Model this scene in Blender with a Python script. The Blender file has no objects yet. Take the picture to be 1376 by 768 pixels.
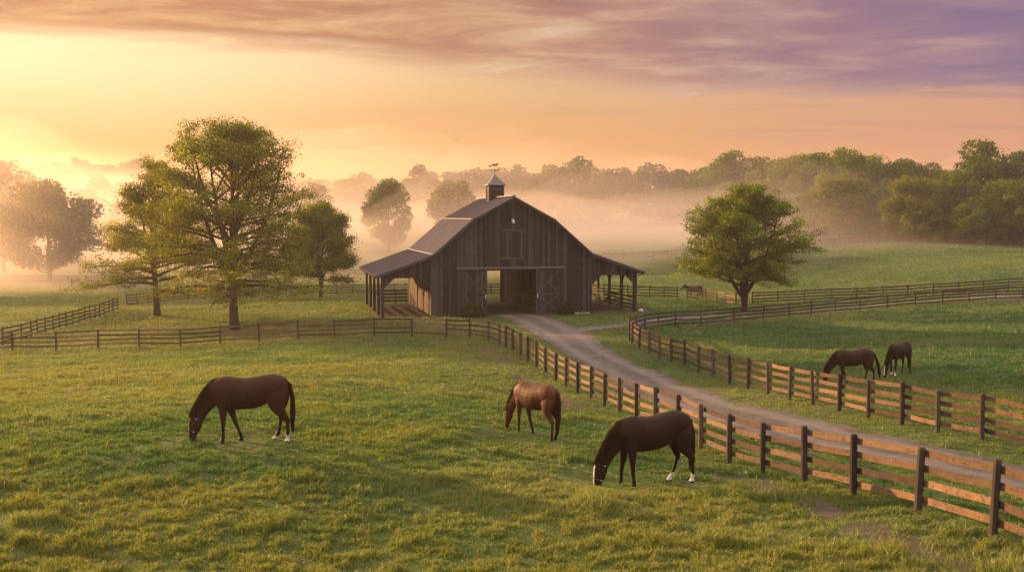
import bpy, math, random
import numpy as np
from mathutils import Vector

R = math.radians
PI = math.pi
scene = bpy.context.scene
COL = scene.collection

# ------------------------------------------------------------------ camera
CAM_Z, PITCH, FPX = 8.7, R(4.13), 1300.0          # focal length in pixels of a 1376 px wide frame
cam_d = bpy.data.cameras.new("camera")
cam = bpy.data.objects.new("camera", cam_d)
COL.objects.link(cam)
cam.location = (0, 0, CAM_Z)
cam.rotation_euler = (R(90) - PITCH, 0, 0)
cam_d.sensor_width = 36.0
cam_d.lens = 36.0 * FPX / 1376.0
cam_d.clip_start, cam_d.clip_end = 0.5, 6000
scene.camera = cam

# ------------------------------------------------------------------ sun and sky
SUN_AZ, SUN_EL = R(-50), R(10.5)                    # azimuth from +y, negative is to the left
SUN_DIR = Vector((math.sin(SUN_AZ) * math.cos(SUN_EL), math.cos(SUN_AZ) * math.cos(SUN_EL), math.sin(SUN_EL)))
sun_d = bpy.data.lights.new("sun", 'SUN')
sun = bpy.data.objects.new("sun", sun_d)
COL.objects.link(sun)
sun_d.energy = 5.0
sun_d.color = (1.0, 0.57, 0.24)
sun_d.angle = R(0.8)
sun.rotation_euler = (-SUN_DIR).to_track_quat('-Z', 'Y').to_euler()

scene.view_settings.view_transform = 'Standard'
scene.view_settings.look = 'None'
scene.view_settings.exposure = 1.25
scene.view_settings.gamma = 1.0
scene.cycles.use_denoising = True
scene.cycles.max_bounces = 6
scene.cycles.diffuse_bounces = 3
scene.cycles.transmission_bounces = 4
scene.cycles.transparent_max_bounces = 8
scene.cycles.volume_bounces = 1

HAZE_DENSITY = 0.00028
MIST_DENSITY = 0.0029


class NT:
    """small wrapper to write node trees"""
    def __init__(self, tree):
        self.t = tree
        tree.nodes.clear()

    def n(self, kind, **kw):
        nd = self.t.nodes.new(kind)
        for k, v in kw.items():
            if k.startswith('i_'):
                key = k[2:]
                key = int(key) if key.isdigit() else key.replace('_', ' ')
                nd.inputs[key].default_value = v
            else:
                setattr(nd, k, v)
        return nd

    def l(self, a, b):
        if isinstance(a, bpy.types.Node):
            a = a.outputs[0]
        self.t.links.new(a, b)

    def math(self, op, a, b=None, c=None, clamp=False):
        nd = self.n('ShaderNodeMath', operation=op, use_clamp=clamp)
        for i, v in enumerate((a, b, c)):
            if v is None:
                continue
            if isinstance(v, (int, float)):
                nd.inputs[i].default_value = v
            else:
                self.l(v, nd.inputs[i])
        return nd.outputs[0]

    def smooth(self, v, a, b):
        nd = self.n('ShaderNodeMapRange', interpolation_type='SMOOTHSTEP')
        nd.inputs['From Min'].default_value = a
        nd.inputs['From Max'].default_value = b
        self.l(v, nd.inputs['Value'])
        return nd.outputs[0]

    def mix(self, f, a, b, mode='MIX'):
        nd = self.n('ShaderNodeMix', data_type='RGBA', blend_type=mode)
        if isinstance(f, (int, float)):
            nd.inputs[0].default_value = f
        else:
            self.l(f, nd.inputs[0])
        for idx, v in ((6, a), (7, b)):
            if isinstance(v, (tuple, list)):
                nd.inputs[idx].default_value = tuple(v) + ((1,) if len(v) == 3 else ())
            else:
                self.l(v, nd.inputs[idx])
        return nd.outputs[2]

    def ramp(self, v, stops, interp='LINEAR'):
        nd = self.n('ShaderNodeValToRGB')
        cr = nd.color_ramp
        cr.interpolation = interp
        while len(cr.elements) < len(stops):
            cr.elements.new(0.5)
        for e, (p, c) in zip(cr.elements, stops):
            e.position = p
            e.color = tuple(c) + (1,)
        self.l(v, nd.inputs[0])
        return nd.outputs[0]

    def noise(self, vec, scale, detail=3, rough=0.5, dist=0.0):
        nd = self.n('ShaderNodeTexNoise')
        nd.inputs['Scale'].default_value = scale
        nd.inputs['Detail'].default_value = detail
        nd.inputs['Roughness'].default_value = rough
        nd.inputs['Distortion'].default_value = dist
        if vec is not None:
            self.l(vec, nd.inputs['Vector'])
        return nd.outputs[0]

    def mapping(self, vec, scale=(1, 1, 1), loc=(0, 0, 0)):
        nd = self.n('ShaderNodeMapping')
        nd.inputs['Scale'].default_value = scale
        nd.inputs['Location'].default_value = loc
        self.l(vec, nd.inputs['Vector'])
        return nd.outputs[0]


def srgb(r, g, b):
    f = lambda c: (c / 255 / 12.92) if c / 255 <= 0.04045 else ((c / 255 + 0.055) / 1.055) ** 2.4
    return (f(r), f(g), f(b))


def build_world():
    w = bpy.data.worlds.new("World")
    scene.world = w
    w.use_nodes = True
    N = NT(w.node_tree)
    tc = N.n('ShaderNodeTexCoord')
    d = tc.outputs['Generated']
    sep = N.n('ShaderNodeSeparateXYZ')
    N.l(d, sep.inputs[0])
    x, y, z = sep.outputs
    zc = N.math('MAXIMUM', z, 0.004)
    # nearness to the sun's azimuth, 1 at the sun, 0 at right angles
    hl = N.math('SQRT', N.math('ADD', N.math('MULTIPLY', x, x), N.math('MULTIPLY', y, y)))
    ca = N.math('DIVIDE', N.math('ADD', N.math('MULTIPLY', x, math.sin(SUN_AZ)), N.math('MULTIPLY', y, math.cos(SUN_AZ))), N.math('MAXIMUM', hl, 0.001))
    a = N.smooth(ca, 0.06, 0.93)
    # clear air below the cloud deck, by elevation: on the sun's side, and away from it
    warm = N.ramp(N.math('MULTIPLY', zc, 2.0), [(0.0, srgb(238, 158, 78)), (0.10, srgb(246, 178, 96)), (0.20, srgb(250, 192, 118)),
                                                (0.30, srgb(255, 216, 160)), (0.42, srgb(255, 218, 170)), (0.7, srgb(235, 195, 160)), (1.0, srgb(240, 215, 195))])
    hot = N.math('MULTIPLY', N.smooth(ca, 0.62, 1.0), N.math('SUBTRACT', 1.0, N.smooth(N.math('ABSOLUTE', N.math('SUBTRACT', z, 0.155)), 0.0, 0.11)))
    warm = N.mix(N.math('MULTIPLY', hot, 0.9), warm, (1.75, 1.20, 0.70))
    cool = N.ramp(N.math('MULTIPLY', zc, 2.0), [(0.0, srgb(232, 150, 118)), (0.10, srgb(234, 158, 125)), (0.20, srgb(228, 165, 140)),
                                                (0.30, srgb(215, 172, 160)), (0.42, srgb(190, 160, 170)), (0.7, srgb(170, 165, 195)), (1.0, srgb(190, 190, 215))])
    clear = N.mix(a, cool, warm)
    # clouds lie on a plane high overhead
    inv = N.math('DIVIDE', 1.0, N.math('ADD', zc, 0.03))
    comb = N.n('ShaderNodeCombineXYZ')
    N.l(N.math('MULTIPLY', x, inv), comb.inputs[0])
    N.l(N.math('MULTIPLY', y, inv), comb.inputs[1])
    p = comb.outputs[0]
    n1 = N.noise(N.mapping(p, (0.34, 0.42, 1), (1.3, 0.5, 0)), 1.0, 6, 0.55, 0.3)
    n2 = N.noise(N.mapping(p, (1.15, 1.6, 1), (4.0, 2.0, 0)), 1.0, 7, 0.6, 0.4)
    n3 = N.noise(N.mapping(p, (0.22, 0.9, 1), (9.0, 7.0, 0)), 1.0, 5, 0.6, 0.2)
    # deck edge at about nine degrees; wisps below it
    rag = N.math('ADD', N.math('MULTIPLY', N.math('SUBTRACT', n1, 0.5), 0.08), N.math('MULTIPLY', N.math('SUBTRACT', n2, 0.5), 0.05))
    edge = N.math('ADD', z, rag)
    edge = N.math('ADD', edge, N.math('MULTIPLY', N.math('SUBTRACT', 0.5, a), 0.06))
    deck = N.smooth(edge, 0.120, 0.150)
    wisp = N.math('MULTIPLY', N.smooth(n3, 0.52, 0.66), N.math('MULTIPLY', N.smooth(z, 0.055, 0.10), N.math('SUBTRACT', 1.0, N.math('MULTIPLY', a, 0.85))))
    cover = N.math('MAXIMUM', deck, N.math('MULTIPLY', wisp, 0.5))
    tex = N.math('ADD', N.math('MULTIPLY', n2, 0.65), N.math('MULTIPLY', n1, 0.5))
    cw = N.ramp(tex, [(0.46, srgb(182, 122, 96)), (0.56, srgb(208, 146, 106)), (0.63, srgb(236, 182, 130)), (0.72, srgb(255, 222, 172))])
    cc = N.ramp(tex, [(0.44, srgb(122, 102, 152)), (0.55, srgb(142, 116, 156)), (0.63, srgb(162, 130, 158)), (0.74, srgb(206, 162, 165))])
    ccol = N.mix(N.smooth(ca, 0.15, 0.88), cc, cw)
    col = N.mix(cover, clear, ccol)
    # overhead sky, out of the frame, made extra bright to light the land
    up = N.smooth(z, 0.24, 0.75)
    over = N.ramp(n1, [(0.3, (2.1, 1.80, 1.75)), (0.7, (3.8, 3.25, 2.95))])
    col = N.mix(up, col, over)
    bg1 = N.n('ShaderNodeBackground')
    bg1.inputs['Strength'].default_value = 0.31
    N.l(col, bg1.inputs['Color'])
    sky = N.n('ShaderNodeTexSky', sky_type='NISHITA')
    sky.sun_disc = False
    sky.sun_elevation = SUN_EL
    sky.sun_rotation = SUN_AZ
    sky.dust_density = 1.5
    bg2 = N.n('ShaderNodeBackground')
    bg2.inputs['Strength'].default_value = 0.05
    N.l(N.mix(1.0, sky.outputs[0], (0.08, 0.048, 0.034), 'MULTIPLY'), bg2.inputs['Color'])
    add = N.n('ShaderNodeAddShader')
    N.l(bg1, add.inputs[0])
    N.l(bg2, add.inputs[1])
    out = N.n('ShaderNodeOutputWorld')
    N.l(add, out.inputs['Surface'])


build_world()

# ------------------------------------------------------------------ helpers
rng = np.random.default_rng(7)
random.seed(11)


def hash2(ix, iy, seed):
    h = (ix.astype(np.int64) * 374761393 + iy.astype(np.int64) * 668265263 + seed * 982451653) & 0xffffffff
    h = ((h ^ (h >> 13)) * 1274126177) & 0xffffffff
    h = h ^ (h >> 16)
    return (h & 0xffffff) / float(0xffffff)


def vnoise(x, y, seed=0):
    x = np.asarray(x, float); y = np.asarray(y, float)
    ix = np.floor(x); iy = np.floor(y)
    fx = x - ix; fy = y - iy
    fx = fx * fx * (3 - 2 * fx); fy = fy * fy * (3 - 2 * fy)
    a = hash2(ix, iy, seed); b = hash2(ix + 1, iy, seed)
    c = hash2(ix, iy + 1, seed); d = hash2(ix + 1, iy + 1, seed)
    return (a * (1 - fx) + b * fx) * (1 - fy) + (c * (1 - fx) + d * fx) * fy


def fbm(x, y, seed=0, octs=3):
    s = 0; amp = 0.5; tot = 0
    for k in range(octs):
        s = s + amp * vnoise(x * 2 ** k + 17.3 * k, y * 2 ** k - 9.1 * k, seed + k)
        tot += amp; amp *= 0.5
    return s / tot


def sstep(v, a, b):
    t = np.clip((np.asarray(v, float) - a) / (b - a), 0, 1)
    return t * t * (3 - 2 * t)


def ray(px, py):
    u, v = (px - 688) / FPX, (384 - py) / FPX
    return (u, math.cos(PITCH) + v * math.sin(PITCH), -math.sin(PITCH) + v * math.cos(PITCH))


# ------------------------------------------------------------------ land
# surveyed heights of the land: sight line and distance from the viewpoint
SURVEY = [
    (0, 768, 15.2), (344, 768, 15.3), (688, 768, 15.3), (1000, 768, 15.2), (1376, 768, 14.9),
    (1333, 729, 16.4), (1232, 697, 18.8), (1146, 667, 21.5), (1024, 630, 25.2), (942, 603, 29), (832, 552, 38.5),
    (746, 511, 47.5), (699, 481, 55), (656, 456, 65), (600, 454, 68.5), (503, 452, 70), (400, 456, 70.5),
    (296, 463, 70), (187, 467, 70), (76, 470, 70), (-120, 478, 70),
    (330, 592, 24.7), (720, 588, 28.4), (865, 646, 23.1), (0, 600, 24.5), (150, 520, 40), (430, 500, 46), (560, 480, 55), (-150, 540, 35),
    (1319, 590, 28.8), (1212, 570, 31.8), (1127, 551, 35.5), (1033, 530, 41), (958, 506, 49), (886, 481, 56.5), (847, 461, 63),
    (1450, 640, 25),
    (1150, 516, 42.8), (1205, 501, 46.2), (1370, 500, 46), (1300, 450, 68), (1100, 455, 70),
    (942, 438, 81), (1060, 429, 90), (1230, 411.5, 96), (1376, 403.5, 97), (1500, 395, 97),
    (1011, 410, 102), (1186, 401, 106), (1354, 391, 104), (1000, 419, 97), (990, 410.6, 103), (924, 403, 110), (866, 400.5, 106),
    (314, 443, 79), (209, 425, 92), (425, 402, 112), (168, 412.7, 105), (26, 459, 77), (158, 417, 98), (70, 380, 168), (0, 400, 125),
    (465, 371, 190), (522, 331, 242), (460, 284, 345), (300, 330, 250), (100, 350, 220), (60, 270, 400), (250, 270, 400), (-150, 345, 230),
    (834, 349, 204), (930, 342, 197), (1090, 330, 200), (1270, 325, 202), (1376, 331, 188), (1500, 335, 185),
    (1376, 347, 142), (1230, 357, 141), (1080, 371, 140), (1500, 342, 140), (960, 375, 140),
    (910, 309, 300), (740, 311, 300), (1200, 312, 245), (1376, 316, 225), (1100, 306, 270), (700, 282, 380), (950, 283, 400), (1250, 290, 330),
    (1450, 290, 300), (600, 275, 400),
]
cp = []
for (px, py, D) in SURVEY:
    r = ray(px, py)
    cp.append((r[0] / r[1] * D, D, CAM_Z + r[2] / r[1] * D))
BARN_X, BARN_Y, BARN_A = 0.07, 85.0, R(14.2)
_ca, _sa = math.cos(BARN_A), math.sin(BARN_A)


def barn_world(s, t):
    return (BARN_X + s * _ca - t * _sa, BARN_Y + s * _sa + t * _ca)


for s in (-13, -6, 0, 6, 13):
    for t in (-1, 6, 14):
        cp.append(barn_world(s, t) + (0.0,))
for xx in (-5, 0, 6):
    cp.append((xx * 2, 4, 4.6))
    cp.append((xx * 2, -12, 5.0))
cp = np.array(cp)


def warp(x, y):
    yy = np.clip(y, -14, 440)
    return np.clip(x, -420, 420) / (yy + 40), np.log(yy + 40) * 0.9


def tps_fit(c, lam):
    u, v = warp(c[:, 0], c[:, 1])
    n = len(c)
    r2 = (u[:, None] - u) ** 2 + (v[:, None] - v) ** 2
    K = np.where(r2 > 0, r2 * np.log(r2 + 1e-20), 0) + np.eye(n) * lam
    P = np.stack([np.ones(n), u, v], 1)
    A = np.zeros((n + 3, n + 3))
    A[:n, :n] = K; A[:n, n:] = P; A[n:, :n] = P.T
    return u, v, np.linalg.solve(A, np.concatenate([c[:, 2], np.zeros(3)]))


TU, TV, TW = tps_fit(cp, 0.0008)


def tps(x, y):
    x = np.asarray(x, float); y = np.asarray(y, float)
    sh = x.shape
    u, v = warp(x.ravel(), y.ravel())
    out = np.zeros(u.shape)
    for i0 in range(0, len(u), 20000):
        uu, vv = u[i0:i0 + 20000], v[i0:i0 + 20000]
        r2 = (uu[:, None] - TU) ** 2 + (vv[:, None] - TV) ** 2
        out[i0:i0 + 20000] = (r2 * np.log(r2 + 1e-20)) @ TW[:len(TU)] + TW[-3] + TW[-2] * uu + TW[-1] * vv
    return out.reshape(sh)


def ground_ray(px, py):
    """where a sight line meets the smooth land"""
    r = ray(px, py)
    D = np.concatenate([np.arange(8, 120, 0.05), np.arange(120, 500, 0.25)])
    xs = r[0] / r[1] * D
    zs = CAM_Z + r[2] / r[1] * D
    g = tps(xs, D)
    hit = np.nonzero(zs <= g)[0]
    k = hit[0] if len(hit) else len(D) - 1
    return (float(xs[k]), float(D[k]))


def at_depth(px, D):
    return ((px - 688) / FPX * D, D)


def polyline(pts, closed=False, step=0.5):
    """Catmull-Rom through points, resampled evenly"""
    P = np.array(pts, float)
    P = np.vstack([2 * P[0] - P[1], P, 2 * P[-1] - P[-2]])
    out = []
    for i in range(1, len(P) - 2):
        p0, p1, p2, p3 = P[i - 1], P[i], P[i + 1], P[i + 2]
        for t in np.linspace(0, 1, 12, endpoint=False):
            out.append(0.5 * ((2 * p1) + (-p0 + p2) * t + (2 * p0 - 5 * p1 + 4 * p2 - p3) * t * t + (-p0 + 3 * p1 - 3 * p2 + p3) * t ** 3))
    out.append(P[-2])
    out = np.array(out)
    L = np.concatenate([[0], np.cumsum(np.linalg.norm(np.diff(out, axis=0), axis=1))])
    n = max(2, int(round(L[-1] / step)) + 1)
    s = np.linspace(0, L[-1], n)
    return np.stack([np.interp(s, L, out[:, 0]), np.interp(s, L, out[:, 1])], 1)


def dist_to(x, y, line):
    """distance to a polyline (dense points)"""
    x = np.asarray(x, float).ravel(); y = np.asarray(y, float).ravel()
    out = np.full(x.shape, 1e9)
    lo, hi = line.min(0) - 12, line.max(0) + 12
    m = np.nonzero((x > lo[0]) & (x < hi[0]) & (y > lo[1]) & (y < hi[1]))[0]
    for i0 in range(0, len(m), 20000):
        k = m[i0:i0 + 20000]
        out[k] = np.sqrt(((x[k][:, None] - line[:, 0]) ** 2 + (y[k][:, None] - line[:, 1]) ** 2).min(1))
    return out


# driveway edges, from the barn door to the foreground
ROAD_L = [barn_world(-1.9, -0.2), barn_world(-1.5, -4)] + [ground_ray(*p) for p in
          [(712, 446), (740, 464), (770, 483), (806, 505), (850, 528), (900, 551), (961, 572), (1040, 594), (1120, 611), (1211, 626), (1300, 644), (1376, 661), (1460, 682)]]
ROAD_R = [barn_world(2.0, -0.2), barn_world(2.6, -4)] + [ground_ray(*p) for p in
          [(790, 447), (800, 456), (822, 473), (854, 488), (897, 505), (982, 537), (1057, 554), (1121, 568), (1201, 588), (1282, 604), (1376, 628), (1420, 640), (1470, 655)]]
LANE = [ground_ray(*p) for p in [(752, 447), (800, 441), (848, 436), (892, 430.5), (962, 425), (1040, 420.5), (1120, 415), (1240, 406), (1376, 396)]]
LANE.append((LANE[-1][0] + 12, LANE[-1][1] + 1))
rl, rr = polyline(ROAD_L), polyline(ROAD_R)
n_ = max(len(rl), len(rr))
res = lambda a, n: np.stack([np.interp(np.linspace(0, 1, n), np.linspace(0, 1, len(a)), a[:, k]) for k in (0, 1)], 1)


def resample_by_y(L, Rr):
    """pair the two edges so that cross strips run square to the road"""
    out_l, out_r = [], []
    j = 0
    for p in L:
        d = np.linalg.norm(Rr - p, axis=1)
        d[:j] = 1e9
        d[j + 12:] = 1e9
        j = int(d.argmin())
        out_l.append(p); out_r.append(Rr[j])
    return np.array(out_l), np.array(out_r)


rl, rr = resample_by_y(rl, rr)
# smooth the paired edge
for _ in range(6):
    rr[1:-1] = (rr[:-2] + 2 * rr[1:-1] + rr[2:]) / 4
    rl[1:-1] = (rl[:-2] + 2 * rl[1:-1] + rl[2:]) / 4
road_mid = (rl + rr) / 2
road_half = np.linalg.norm(rl - rr, axis=1) / 2
lane_mid = polyline(LANE)
LANE_HALF = 0.95

# fences: feet of the posts
A_POSTS = [ground_ray(*p) for p in [(-40, 472), (17, 471), (75.6, 470.5), (132, 469), (187, 467.5), (242.6, 465), (296, 463), (348, 459.5), (400, 456.5), (450, 454), (502.6, 452.5),
           (553.5, 452.5), (600, 453.5), (631, 454.5), (656, 456), (671, 462), (679.6, 466.5), (689, 473), (699, 480), (709.5, 487.5), (720.7, 495), (732.5, 502.5),
           (746.4, 511), (760, 519), (776, 527), (794, 536), (812, 544.5), (832.5, 553.5), (855, 564), (880, 576), (910, 589), (941.6, 602), (979.6, 616),
           (1024.5, 630.5), (1080.6, 648), (1146.4, 669), (1232.5, 697), (1333.6, 730)]]
A_POSTS.append((2 * A_POSTS[-1][0] - A_POSTS[-2][0], 2 * A_POSTS[-1][1] - A_POSTS[-2][1]))
F_POSTS = [ground_ray(*p) for p in [(1390, 608), (1319, 590), (1260, 579.5), (1212, 570.5), (1166.7, 561), (1127.7, 552), (1092.4, 544.5), (1060.8, 537), (1032, 529.5), (1005, 521.5), (980.6, 513.5),
           (958, 506), (938.4, 499), (919.7, 492.5), (902, 486.5), (886, 480.5), (872, 474.5), (859, 468.5), (849, 463), (845.5, 458), (847, 452), (855, 446.5), (866, 444), (884, 442.5), (908, 440.5),
           (942, 437.5), (985.7, 433), (1026, 430), (1060.4, 427.5), (1090, 424), (1122, 420.5), (1156, 417.5), (1191.7, 414.5), (1230, 411.5), (1266.5, 409), (1302.4, 407), (1338, 405), (1374, 403), (1412, 401)]]
G_POSTS = [ground_ray(*p) for p in [(1011, 410), (1045, 408), (1080.6, 406), (1116, 404.5), (1151, 402.7), (1186.5, 401), (1220, 399), (1254, 397), (1288, 395), (1321, 393), (1354.5, 391), (1390, 389)]]
B_POSTS = [ground_ray(*p) for p in [(-14, 468), (4, 464), (29, 457.5), (42.4, 454), (50.6, 451), (61.4, 447.5), (71.5, 444.5), (80.6, 442), (89.3, 440), (98, 437.5), (106.4, 435), (114, 432.5), (121, 430.5),
           (128, 428.5), (134, 426.5), (140, 424), (146.5, 421.5), (152, 419), (158.4, 416.5)]]
a_line = polyline(A_POSTS)
f_line = polyline(F_POSTS)


def lumps(x, y):
    x = np.asarray(x, float); y = np.asarray(y, float)
    d = np.sqrt(x * x + y * y)
    near = 1 - 0.55 * sstep(d, 40, 160)
    h = (fbm(x / 2.3, y / 2.3, 3, 2) - 0.5) * 0.26 + (fbm(x / 0.75, y / 0.75, 9, 2) - 0.5) * 0.10 + (fbm(x / 9, y / 9, 21, 2) - 0.5) * 0.30
    return h * near


def flat_mask(x, y):
    """1 where the land is open pasture, 0 on the driveway, the lane and round the barn"""
    x = np.asarray(x, float); y = np.asarray(y, float)
    sh = x.shape
    m = np.ones(x.size)
    m = np.minimum(m, sstep(dist_to(x, y, road_mid), 2.4, 4.2))
    m = np.minimum(m, sstep(dist_to(x, y, lane_mid), 1.6, 3.0))
    s = (x.ravel() - BARN_X) * _ca + (y.ravel() - BARN_Y) * _sa
    t = -(x.ravel() - BARN_X) * _sa + (y.ravel() - BARN_Y) * _ca
    bd = np.maximum(np.abs(s) - 12, np.abs(t - 6.7) - 7.5)
    m = np.minimum(m, sstep(bd, 0.3, 3.0))
    return m.reshape(sh)


def height(x, y):
    x = np.asarray(x, float); y = np.asarray(y, float)
    return tps(x, y) + lumps(x, y) * flat_mask(x, y)


def hz(x, y):
    return float(height(np.array([x]), np.array([y]))[0])


# bare soil: hoof-worn track inside fence A, bare patches, barn floor
def a_side(x, y):
    """signed: distance left of fence A (towards the front paddock)"""
    return dist_to(x, y, a_line)


track = polyline([ground_ray(*p) for p in [(585, 459), (630, 462), (655, 470), (668, 482), (690, 500), (720, 520), (760, 545)]], step=0.4)
track2 = polyline([ground_ray(*p) for p in [(960, 628), (1030, 655), (1110, 690), (1200, 730), (1290, 768)]], step=0.3)


def soil_mask(x, y):
    x = np.asarray(x, float); y = np.asarray(y, float)
    sh = x.shape
    X, Y = x.ravel(), y.ravel()
    n1 = fbm(X / 1.1, Y / 1.1, 41, 3); n2 = fbm(X / 3.5, Y / 3.5, 44, 2)
    d = dist_to(X, Y, track)
    m = (1 - sstep(d, 0.2, 1.3)) * sstep(n1 + (n2 - .5) * .6, 0.38, 0.58)
    d = dist_to(X, Y, track2)
    m = np.maximum(m, (1 - sstep(d, 0.1, 1.1)) * sstep(n1 * .6 + n2 * .4, 0.44, 0.57) * 1.0)
    fd = dist_to(X, Y, f_line)
    m = np.maximum(m, (1 - sstep(fd, 0.3, 2.2)) * sstep(n2, 0.50, 0.68) * sstep(Y, 55, 75) * 0.85)
    s = (X - BARN_X) * _ca + (Y - BARN_Y) * _sa
    t = -(X - BARN_X) * _sa + (Y - BARN_Y) * _ca
    bd = np.maximum(np.abs(s) - 11.4, np.abs(t - 6.7) - 6.9)
    m = np.maximum(m, 1 - sstep(bd, -0.1, 0.35))
    return np.clip(m, 0, 1).reshape(sh)


# ------------------------------------------------------------------ mesh tools
def mesh_from_arrays(name, V, F, mat=None, parent=None, smooth=False, color=None, uv=None):
    """F: array of equal-sized faces, or list of them"""
    me = bpy.data.meshes.new(name)
    V = np.asarray(V, np.float32)
    if isinstance(F, np.ndarray):
        k = F.shape[1]
        me.vertices.add(len(V)); me.vertices.foreach_set('co', V.ravel())
        me.loops.add(F.size); me.loops.foreach_set('vertex_index', F.astype(np.int32).ravel())
        me.polygons.add(len(F))
        me.polygons.foreach_set('loop_start', np.arange(0, F.size, k, dtype=np.int32))
        me.update(calc_edges=True)
    else:
        me.from_pydata([tuple(v) for v in V], [], F)
    if color is not None:
        at = me.color_attributes.new('col', 'FLOAT_COLOR', 'POINT')
        c = np.ones((len(V), 4), np.float32)
        c[:, :3] = color
        at.data.foreach_set('color', c.ravel())
    if uv is not None:
        ul = me.uv_layers.new(name='uv')
        li = np.zeros(len(me.loops), np.int32)
        me.loops.foreach_get('vertex_index', li)
        ul.data.foreach_set('uv', np.asarray(uv, np.float32)[li].ravel())
    if smooth:
        me.polygons.foreach_set('use_smooth', np.ones(len(me.polygons), bool))
    me.validate()
    if mat:
        me.materials.append(mat)
    o = bpy.data.objects.new(name, me)
    COL.objects.link(o)
    if parent is not None:
        o.parent = parent
    return o


def tag(o, label=None, cat=None, group=None, kind=None):
    if label: o['label'] = label
    if cat: o['category'] = cat
    if group: o['group'] = group
    if kind: o['kind'] = kind
    return o


def empty(name, loc, rz=0.0):
    o = bpy.data.objects.new(name, None)
    o.empty_display_size = 0.3
    COL.objects.link(o)
    o.location = loc
    o.rotation_euler = (0, 0, rz)
    return o


def copy_tree(o, parent=None):
    c = o.copy()
    COL.objects.link(c)
    if parent is not None:
        c.parent = parent
    for ch in list(o.children):
        copy_tree(ch, c)
    return c


class MB:
    """collects solid shapes into one mesh; per-vertex uv (length, height) and tone"""
    def __init__(self):
        self.v, self.f, self.uv, self.c = [], [], [], []

    def raw(self, verts, faces, uvs=None, tone=None):
        b = len(self.v)
        self.v += [tuple(p) for p in verts]
        self.f += [tuple(b + i for i in f) for f in faces]
        self.uv += list(uvs) if uvs is not None else [(0, 0)] * len(verts)
        t = random.random() if tone is None else tone
        self.c += [(t, t, t)] * len(verts)

    def hexa(self, p, tone=None, uvs=None):
        """eight corners: bottom ring 0-3, top ring 4-7 (counter-clockwise from above)"""
        self.raw(p, [(3, 2, 1, 0), (4, 5, 6, 7), (0, 1, 5, 4), (1, 2, 6, 5), (2, 3, 7, 6), (3, 0, 4, 7)], uvs, tone)

    def box(self, x0, x1, y0, y1, z0, z1, tone=None):
        off = random.random() * 20
        p = [(x0, y0, z0), (x1, y0, z0), (x1, y1, z0), (x0, y1, z0), (x0, y0, z1), (x1, y0, z1), (x1, y1, z1), (x0, y1, z1)]
        dx, dy, dz = x1 - x0, y1 - y0, z1 - z0
        L = max(dx, dy, dz)
        if L == dz: uv = [(q[2] + off, q[0] + q[1]) for q in p]
        elif L == dx: uv = [(q[0] + off, q[1] + q[2]) for q in p]
        else: uv = [(q[1] + off, q[0] + q[2]) for q in p]
        self.hexa(p, tone, uv)

    def bar(self, a, b, w, h, up=(0, 0, 1), tone=None):
        """square bar from a to b, w across, h along up"""
        a, b, up = Vector(a), Vector(b), Vector(up)
        d = (b - a).normalized()
        side = d.cross(up).normalized()
        u2 = side.cross(d).normalized()
        off = random.random() * 20
        L = (b - a).length
        p, uv = [], []
        for q, s in ((a, 0), (b, L)):
            for i, j in ((-1, -1), (1, -1), (1, 1), (-1, 1)):
                p.append(q + side * (i * w / 2) + u2 * (j * h / 2))
                uv.append((s + off, i * w / 2 + j * h / 2))
        self.raw(p, [(0, 1, 2, 3), (7, 6, 5, 4), (0, 4, 5, 1), (1, 5, 6, 2), (2, 6, 7, 3), (3, 7, 4, 0)], uv, tone)

    def tube(self, pts, radii, n=6, tone=None):
        pts = [Vector(p) for p in pts]
        V, UV, F = [], [], []
        L = 0
        prev = None
        for i, p in enumerate(pts):
            d = (pts[min(i + 1, len(pts) - 1)] - pts[max(i - 1, 0)]).normalized()
            ref = Vector((0, 0, 1)) if abs(d.z) < 0.9 else Vector((1, 0, 0))
            if prev is None:
                s = d.cross(ref).normalized()
            else:
                s = (prev - d * prev.dot(d)).normalized()
            prev = s
            t = d.cross(s)
            if i: L += (p - pts[i - 1]).length
            for k in range(n):
                a = 2 * PI * k / n
                V.append(p + (s * math.cos(a) + t * math.sin(a)) * radii[i])
                UV.append((L, k / n * 6.28 * radii[0]))
        for i in range(len(pts) - 1):
            for k in range(n):
                k2 = (k + 1) % n
                F.append((i * n + k, i * n + k2, (i + 1) * n + k2, (i + 1) * n + k))
        F.append(tuple(range(n - 1, -1, -1)))
        F.append(tuple((len(pts) - 1) * n + k for k in range(n)))
        self.raw(V, F, UV, tone)

    def build(self, name, mat, parent=None, smooth=False):
        o = mesh_from_arrays(name, self.v, self.f, mat, parent, smooth, color=np.array(self.c), uv=self.uv)
        return o


# ------------------------------------------------------------------ materials
MATS = {}


def material(name):
    m = bpy.data.materials.new(name)
    m.use_nodes = True
    MATS[name] = m
    return m, NT(m.node_tree)


def finish(N, shader, bump=None):
    out = N.n('ShaderNodeOutputMaterial')
    N.l(shader, out.inputs['Surface'])


def principled(N, col, rough=0.8, spec=0.3, metal=0.0, normal=None):
    b = N.n('ShaderNodeBsdfPrincipled')
    if isinstance(col, (tuple, list)):
        b.inputs['Base Color'].default_value = tuple(col) + (1,)
    else:
        N.l(col, b.inputs['Base Color'])
    if isinstance(rough, (int, float)):
        b.inputs['Roughness'].default_value = rough
    else:
        N.l(rough, b.inputs['Roughness'])
    b.inputs['Specular IOR Level'].default_value = spec
    b.inputs['Metallic'].default_value = metal
    if normal is not None:
        N.l(normal, b.inputs['Normal'])
    return b


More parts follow.
